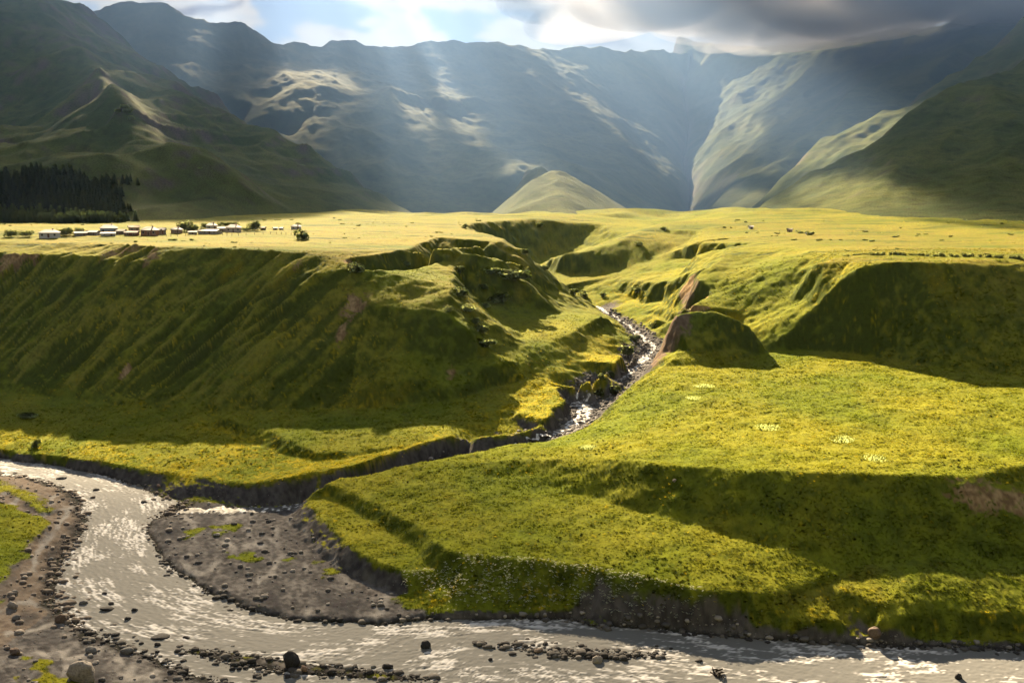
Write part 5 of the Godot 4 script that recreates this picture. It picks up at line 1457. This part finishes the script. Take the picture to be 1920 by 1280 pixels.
func boulders() -> void:
	var grain := relief_texture(61, 256, 0.03, 0.62, 1.25, 5)
	var looks := {}
	for c: Array in [["dark", Color(0.035, 0.033, 0.034)], ["grey", Color(0.14, 0.135, 0.13)], ["pale", Color(0.26, 0.23, 0.2)], ["brown", Color(0.13, 0.095, 0.075)], ["pink", Color(0.26, 0.18, 0.14)], ["wood", Color(0.05, 0.04, 0.032)]]:
		var m := paint("%s stone" % c[0], c[1], 0.8)
		m.albedo_texture = grain
		m.uv1_triplanar = true
		m.uv1_scale = Vector3.ONE * 0.6
		m.heightmap_enabled = true
		m.heightmap_texture = grain
		m.heightmap_scale = 6.0
		looks[c[0]] = m
	var shapes: Array = []
	for k in 7: shapes.append(stone(70 + k, 1.0))
	var k := 0
	for b: Array in [
		[-78.4, 153.4, 5.59, 3.61, "pale", "largest pale boulder at the bottom left corner of the bank"],
		[-42.5, 161.9, 3.43, 3.05, "dark", "big dark round boulder on the green-edged gravel island"],
		[-39.6, 160.0, 1.41, 1.22, "pink", "small pinkish boulder right of the big dark one"],
		[-17.2, 169.3, 2.19, 1.79, "dark", "dark tilted boulder alone in mid-river"],
		[16.6, 163.7, 2.31, 1.44, "pale", "pale boulder on the narrow mid-river gravel island"],
		[73.3, 171.2, 2.72, 2.22, "brown", "brown boulder at the foot of the right river bank"],
		[-76.1, 166.6, 2.94, 1.37, "grey", "flat grey boulder at the waterline of the near bank"],
		[-95.3, 179.6, 2.85, 1.90, "brown", "brown boulder at the inner bend of the near shore"],
		[-82.8, 166.0, 2.54, 1.27, "grey", "grey boulder left of the flat one at the waterline"],
		[-108.6, 184.9, 2.61, 1.63, "pale", "tilted pale slab on the left gravel bank"],
		[-111.4, 191.2, 1.69, 1.12, "pale", "small pale stone above the tilted slab on the left bank"],
		[-104.7, 179.3, 1.90, 1.05, "grey", "grey stone below the tilted slab on the left bank"],
		[-95.4, 161.9, 2.38, 1.43, "brown", "brownish stone on the grass at the left frame edge"],
		[-88.6, 186.1, 3.28, 0.88, "dark", "long dark rock awash near the left shore"],
		[-95.0, 189.1, 2.22, 0.89, "grey", "light grey rock at the water's edge by the long dark rock"],
		[-88.9, 188.9, 1.56, 0.67, "dark", "small dark rock just above the long dark rock"],
		[-82.4, 185.5, 1.42, 0.87, "dark", "dark rock right of the long dark rock"],
		[-82.0, 181.4, 1.60, 0.75, "dark", "dark rock below and right of the long dark rock"],
		[-92.7, 194.0, 1.48, 0.57, "dark", "flat dark rock in the rapids above the group"],
		[-113.6, 211.6, 1.74, 1.12, "grey", "grey stone on the upper near shore"],
		[-72.1, 173.5, 4.08, 0.71, "dark", "thin dark bar of rock in the lower bend"],
		[-66.6, 173.3, 1.83, 0.51, "dark", "thin dark rock right of the dark bar"],
		[-71.4, 170.2, 1.40, 0.80, "dark", "dark rock below the thin bar in the lower bend"],
		[-70.4, 167.3, 0.98, 0.69, "dark", "smallest dark rock below the bar in the lower bend"],
		[-127.2, 266.5, 2.19, 0.78, "dark", "small dark rock in the far reach of the river"],
		[-108.2, 255.4, 2.10, 0.75, "dark", "dark rock in the river left of the brook mouth"],
		[-143.6, 278.0, 3.27, 0.82, "dark", "dark gravel spit rock near the far left shore"],
		[-125.3, 259.6, 1.83, 0.76, "brown", "brown rock in mid-stream below the far reach"],
		[-96.9, 252.4, 1.78, 0.74, "dark", "dark rock beside the brook mouth"],
		[-108.0, 266.0, 1.25, 0.78, "pink", "small reddish stone at the foot of the far bank"],
		[-24.0, 161.5, 2.28, 1.14, "dark", "dark rock at the right of the green-edged island"],
		[-53.4, 160.7, 1.32, 0.76, "dark", "dark stone at the left part of the green-edged island"],
		[-26.6, 161.5, 1.14, 0.66, "grey", "grey stone between the island's dark rocks"],
		[38.8, 158.8, 3.18, 2.05, "wood", "clump of dark driftwood and rock in the foaming water"],
		[36.3, 163.9, 1.73, 0.67, "dark", "dark rock above the driftwood clump"],
		[83.8, 157.6, 1.48, 1.30, "dark", "dark rock in the river at the right"],
		[27.7, 165.4, 1.36, 0.58, "dark", "dark rock at the right end of the narrow mid-river island"],
		[-7.0, 170.6, 2.61, 0.50, "dark", "dark driftwood bar at the left end of the narrow mid-river island"],
		[5.3, 167.6, 2.17, 0.69, "brown", "brown rock in the middle of the narrow mid-river island"],
		[-4.2, 164.3, 0.97, 0.68, "dark", "small dark rock below the narrow mid-river island"],
		[29.1, 169.7, 0.90, 0.50, "dark", "small dark rock in the rapids right of centre"],
		[31.8, 168.8, 0.89, 0.50, "dark", "another small dark rock in the rapids, the right one"],
		[41.5, 222.5, 1.18, 0.65, "pale", "white stone on the large shaded scarp"],
		[-36.1, 192.8, 0.79, 0.68, "pale", "white stone at the inner edge of the gravel bar"]
	]:
		var y := maxf(ground_height(b[0], b[1]), -0.15)
		var o := thing("boulder" if b[4] != "wood" else "driftwood", Vector3(b[0], y, -b[1]), k * 1.3)
		if b[4] == "wood":
			var st := SurfaceTool.new()
			st.begin(Mesh.PRIMITIVE_TRIANGLES)
			for e in 7:
				var a := e * 0.9
				var at := Vector3(sin(a * 3.0) * 0.8, 0.2 + 0.12 * e, cos(a * 2.0) * 0.5)
				var way := Vector3(cos(a), 0.35 * sin(a * 2.3), sin(a)) * (1.4 - 0.1 * e)
				tube(st, [at - way, at + Vector3.UP * 0.15, at + way], [0.16, 0.2, 0.05], 7)
			st.generate_normals()
			put("branch", st.commit(), looks["wood"], o)
			var root := put("stone", shapes[2], looks["dark"], o)
			root.scale = Vector3(1.3, 0.6, 0.8)
		else:
			var s := put("stone", shapes[k % 7], looks[b[4]], o)
			s.scale = Vector3(b[2] * 0.5, b[3] * 0.62, maxf(b[2] * 0.36, b[3] * 0.5))
			s.position.y = b[3] * 0.3
			s.rotation.y = -k * 1.3 + 0.3 * sin(k * 2.0)
			s.rotation.z = 0.22 * sin(k * 4.7)
		tag(o, b[5], "boulder" if b[4] != "wood" else "driftwood", "")
		k += 1
	# pebbles and cobbles of the banks, bars and shallows
	var r := RandomNumberGenerator.new()
	r.seed = 8
	var where: Array[Transform3D] = []
	var tint := PackedColorArray()
	for e in 200000:
		var d := r.randf_range(140.0, 300.0) if e % 4 else r.randf_range(280.0, 480.0)
		var x := r.randf_range(-0.6, 0.6) * d if e % 4 else r.randf_range(0.0, 85.0)
		var h := ground_height(x, d)
		var f := near if near.has(x, d) else wide
		var bank := here[1] > 0.6 and here[5] > 0.35 and h < 9.0
		if (here[2] < 0.35 and not bank) or h < -0.45 or h > (5.0 if x < 0.0 and not bank else 30.0): continue
		var shore := smoothstep(0.5, 0.0, absf(h - 0.05))
		if r.randf() > (0.03 if x < 0.0 else 0.5) + 0.35 * shore + 0.3 * maxf(0.0, n_spot.get_noise_2d(x, d)): continue
		var s := 0.08 + 0.7 * pow(r.randf(), 7.0) + 0.2 * shore * r.randf()
		where.append(Transform3D(Basis(Vector3.UP, r.randf() * TAU).scaled(Vector3(s * r.randf_range(0.8, 1.5), s * 0.7, s)), Vector3(x, h + s * 0.15, -d)))
		var c := Color(0.055, 0.052, 0.052).lerp(Color(0.24, 0.22, 0.20), pow(r.randf(), 1.6))
		if h < 0.35: c = c * 0.45
		if x < -90.0: c = c.lerp(Color(0.2, 0.155, 0.12), 0.4)
		tint.append(c)
	print("pebbles ", where.size())
	var pm := paint("pebbles", Color.WHITE, 0.85)
	pm.vertex_color_use_as_albedo = true
	var little := SurfaceTool.new()
	little.create_from(PebbleShape(), 0)
	tag(scatter("pebbles", little.commit(), pm, where, tint), "", "", "", "stuff")

func PebbleShape() -> ArrayMesh:
	var s := SphereMesh.new()
	s.radial_segments = 7
	s.rings = 3
	s.radius = 1.0
	s.height = 2.0
	var a := s.get_mesh_arrays()
	var p: PackedVector3Array = a[Mesh.ARRAY_VERTEX]
	var n := noise(91, 0.9, 2)
	for i in p.size(): p[i] *= 1.0 + n.get_noise_3dv(p[i] * 1.4) * 0.6
	a[Mesh.ARRAY_VERTEX] = p
	var st := SurfaceTool.new()
	st.create_from_arrays(a)
	return st.commit()
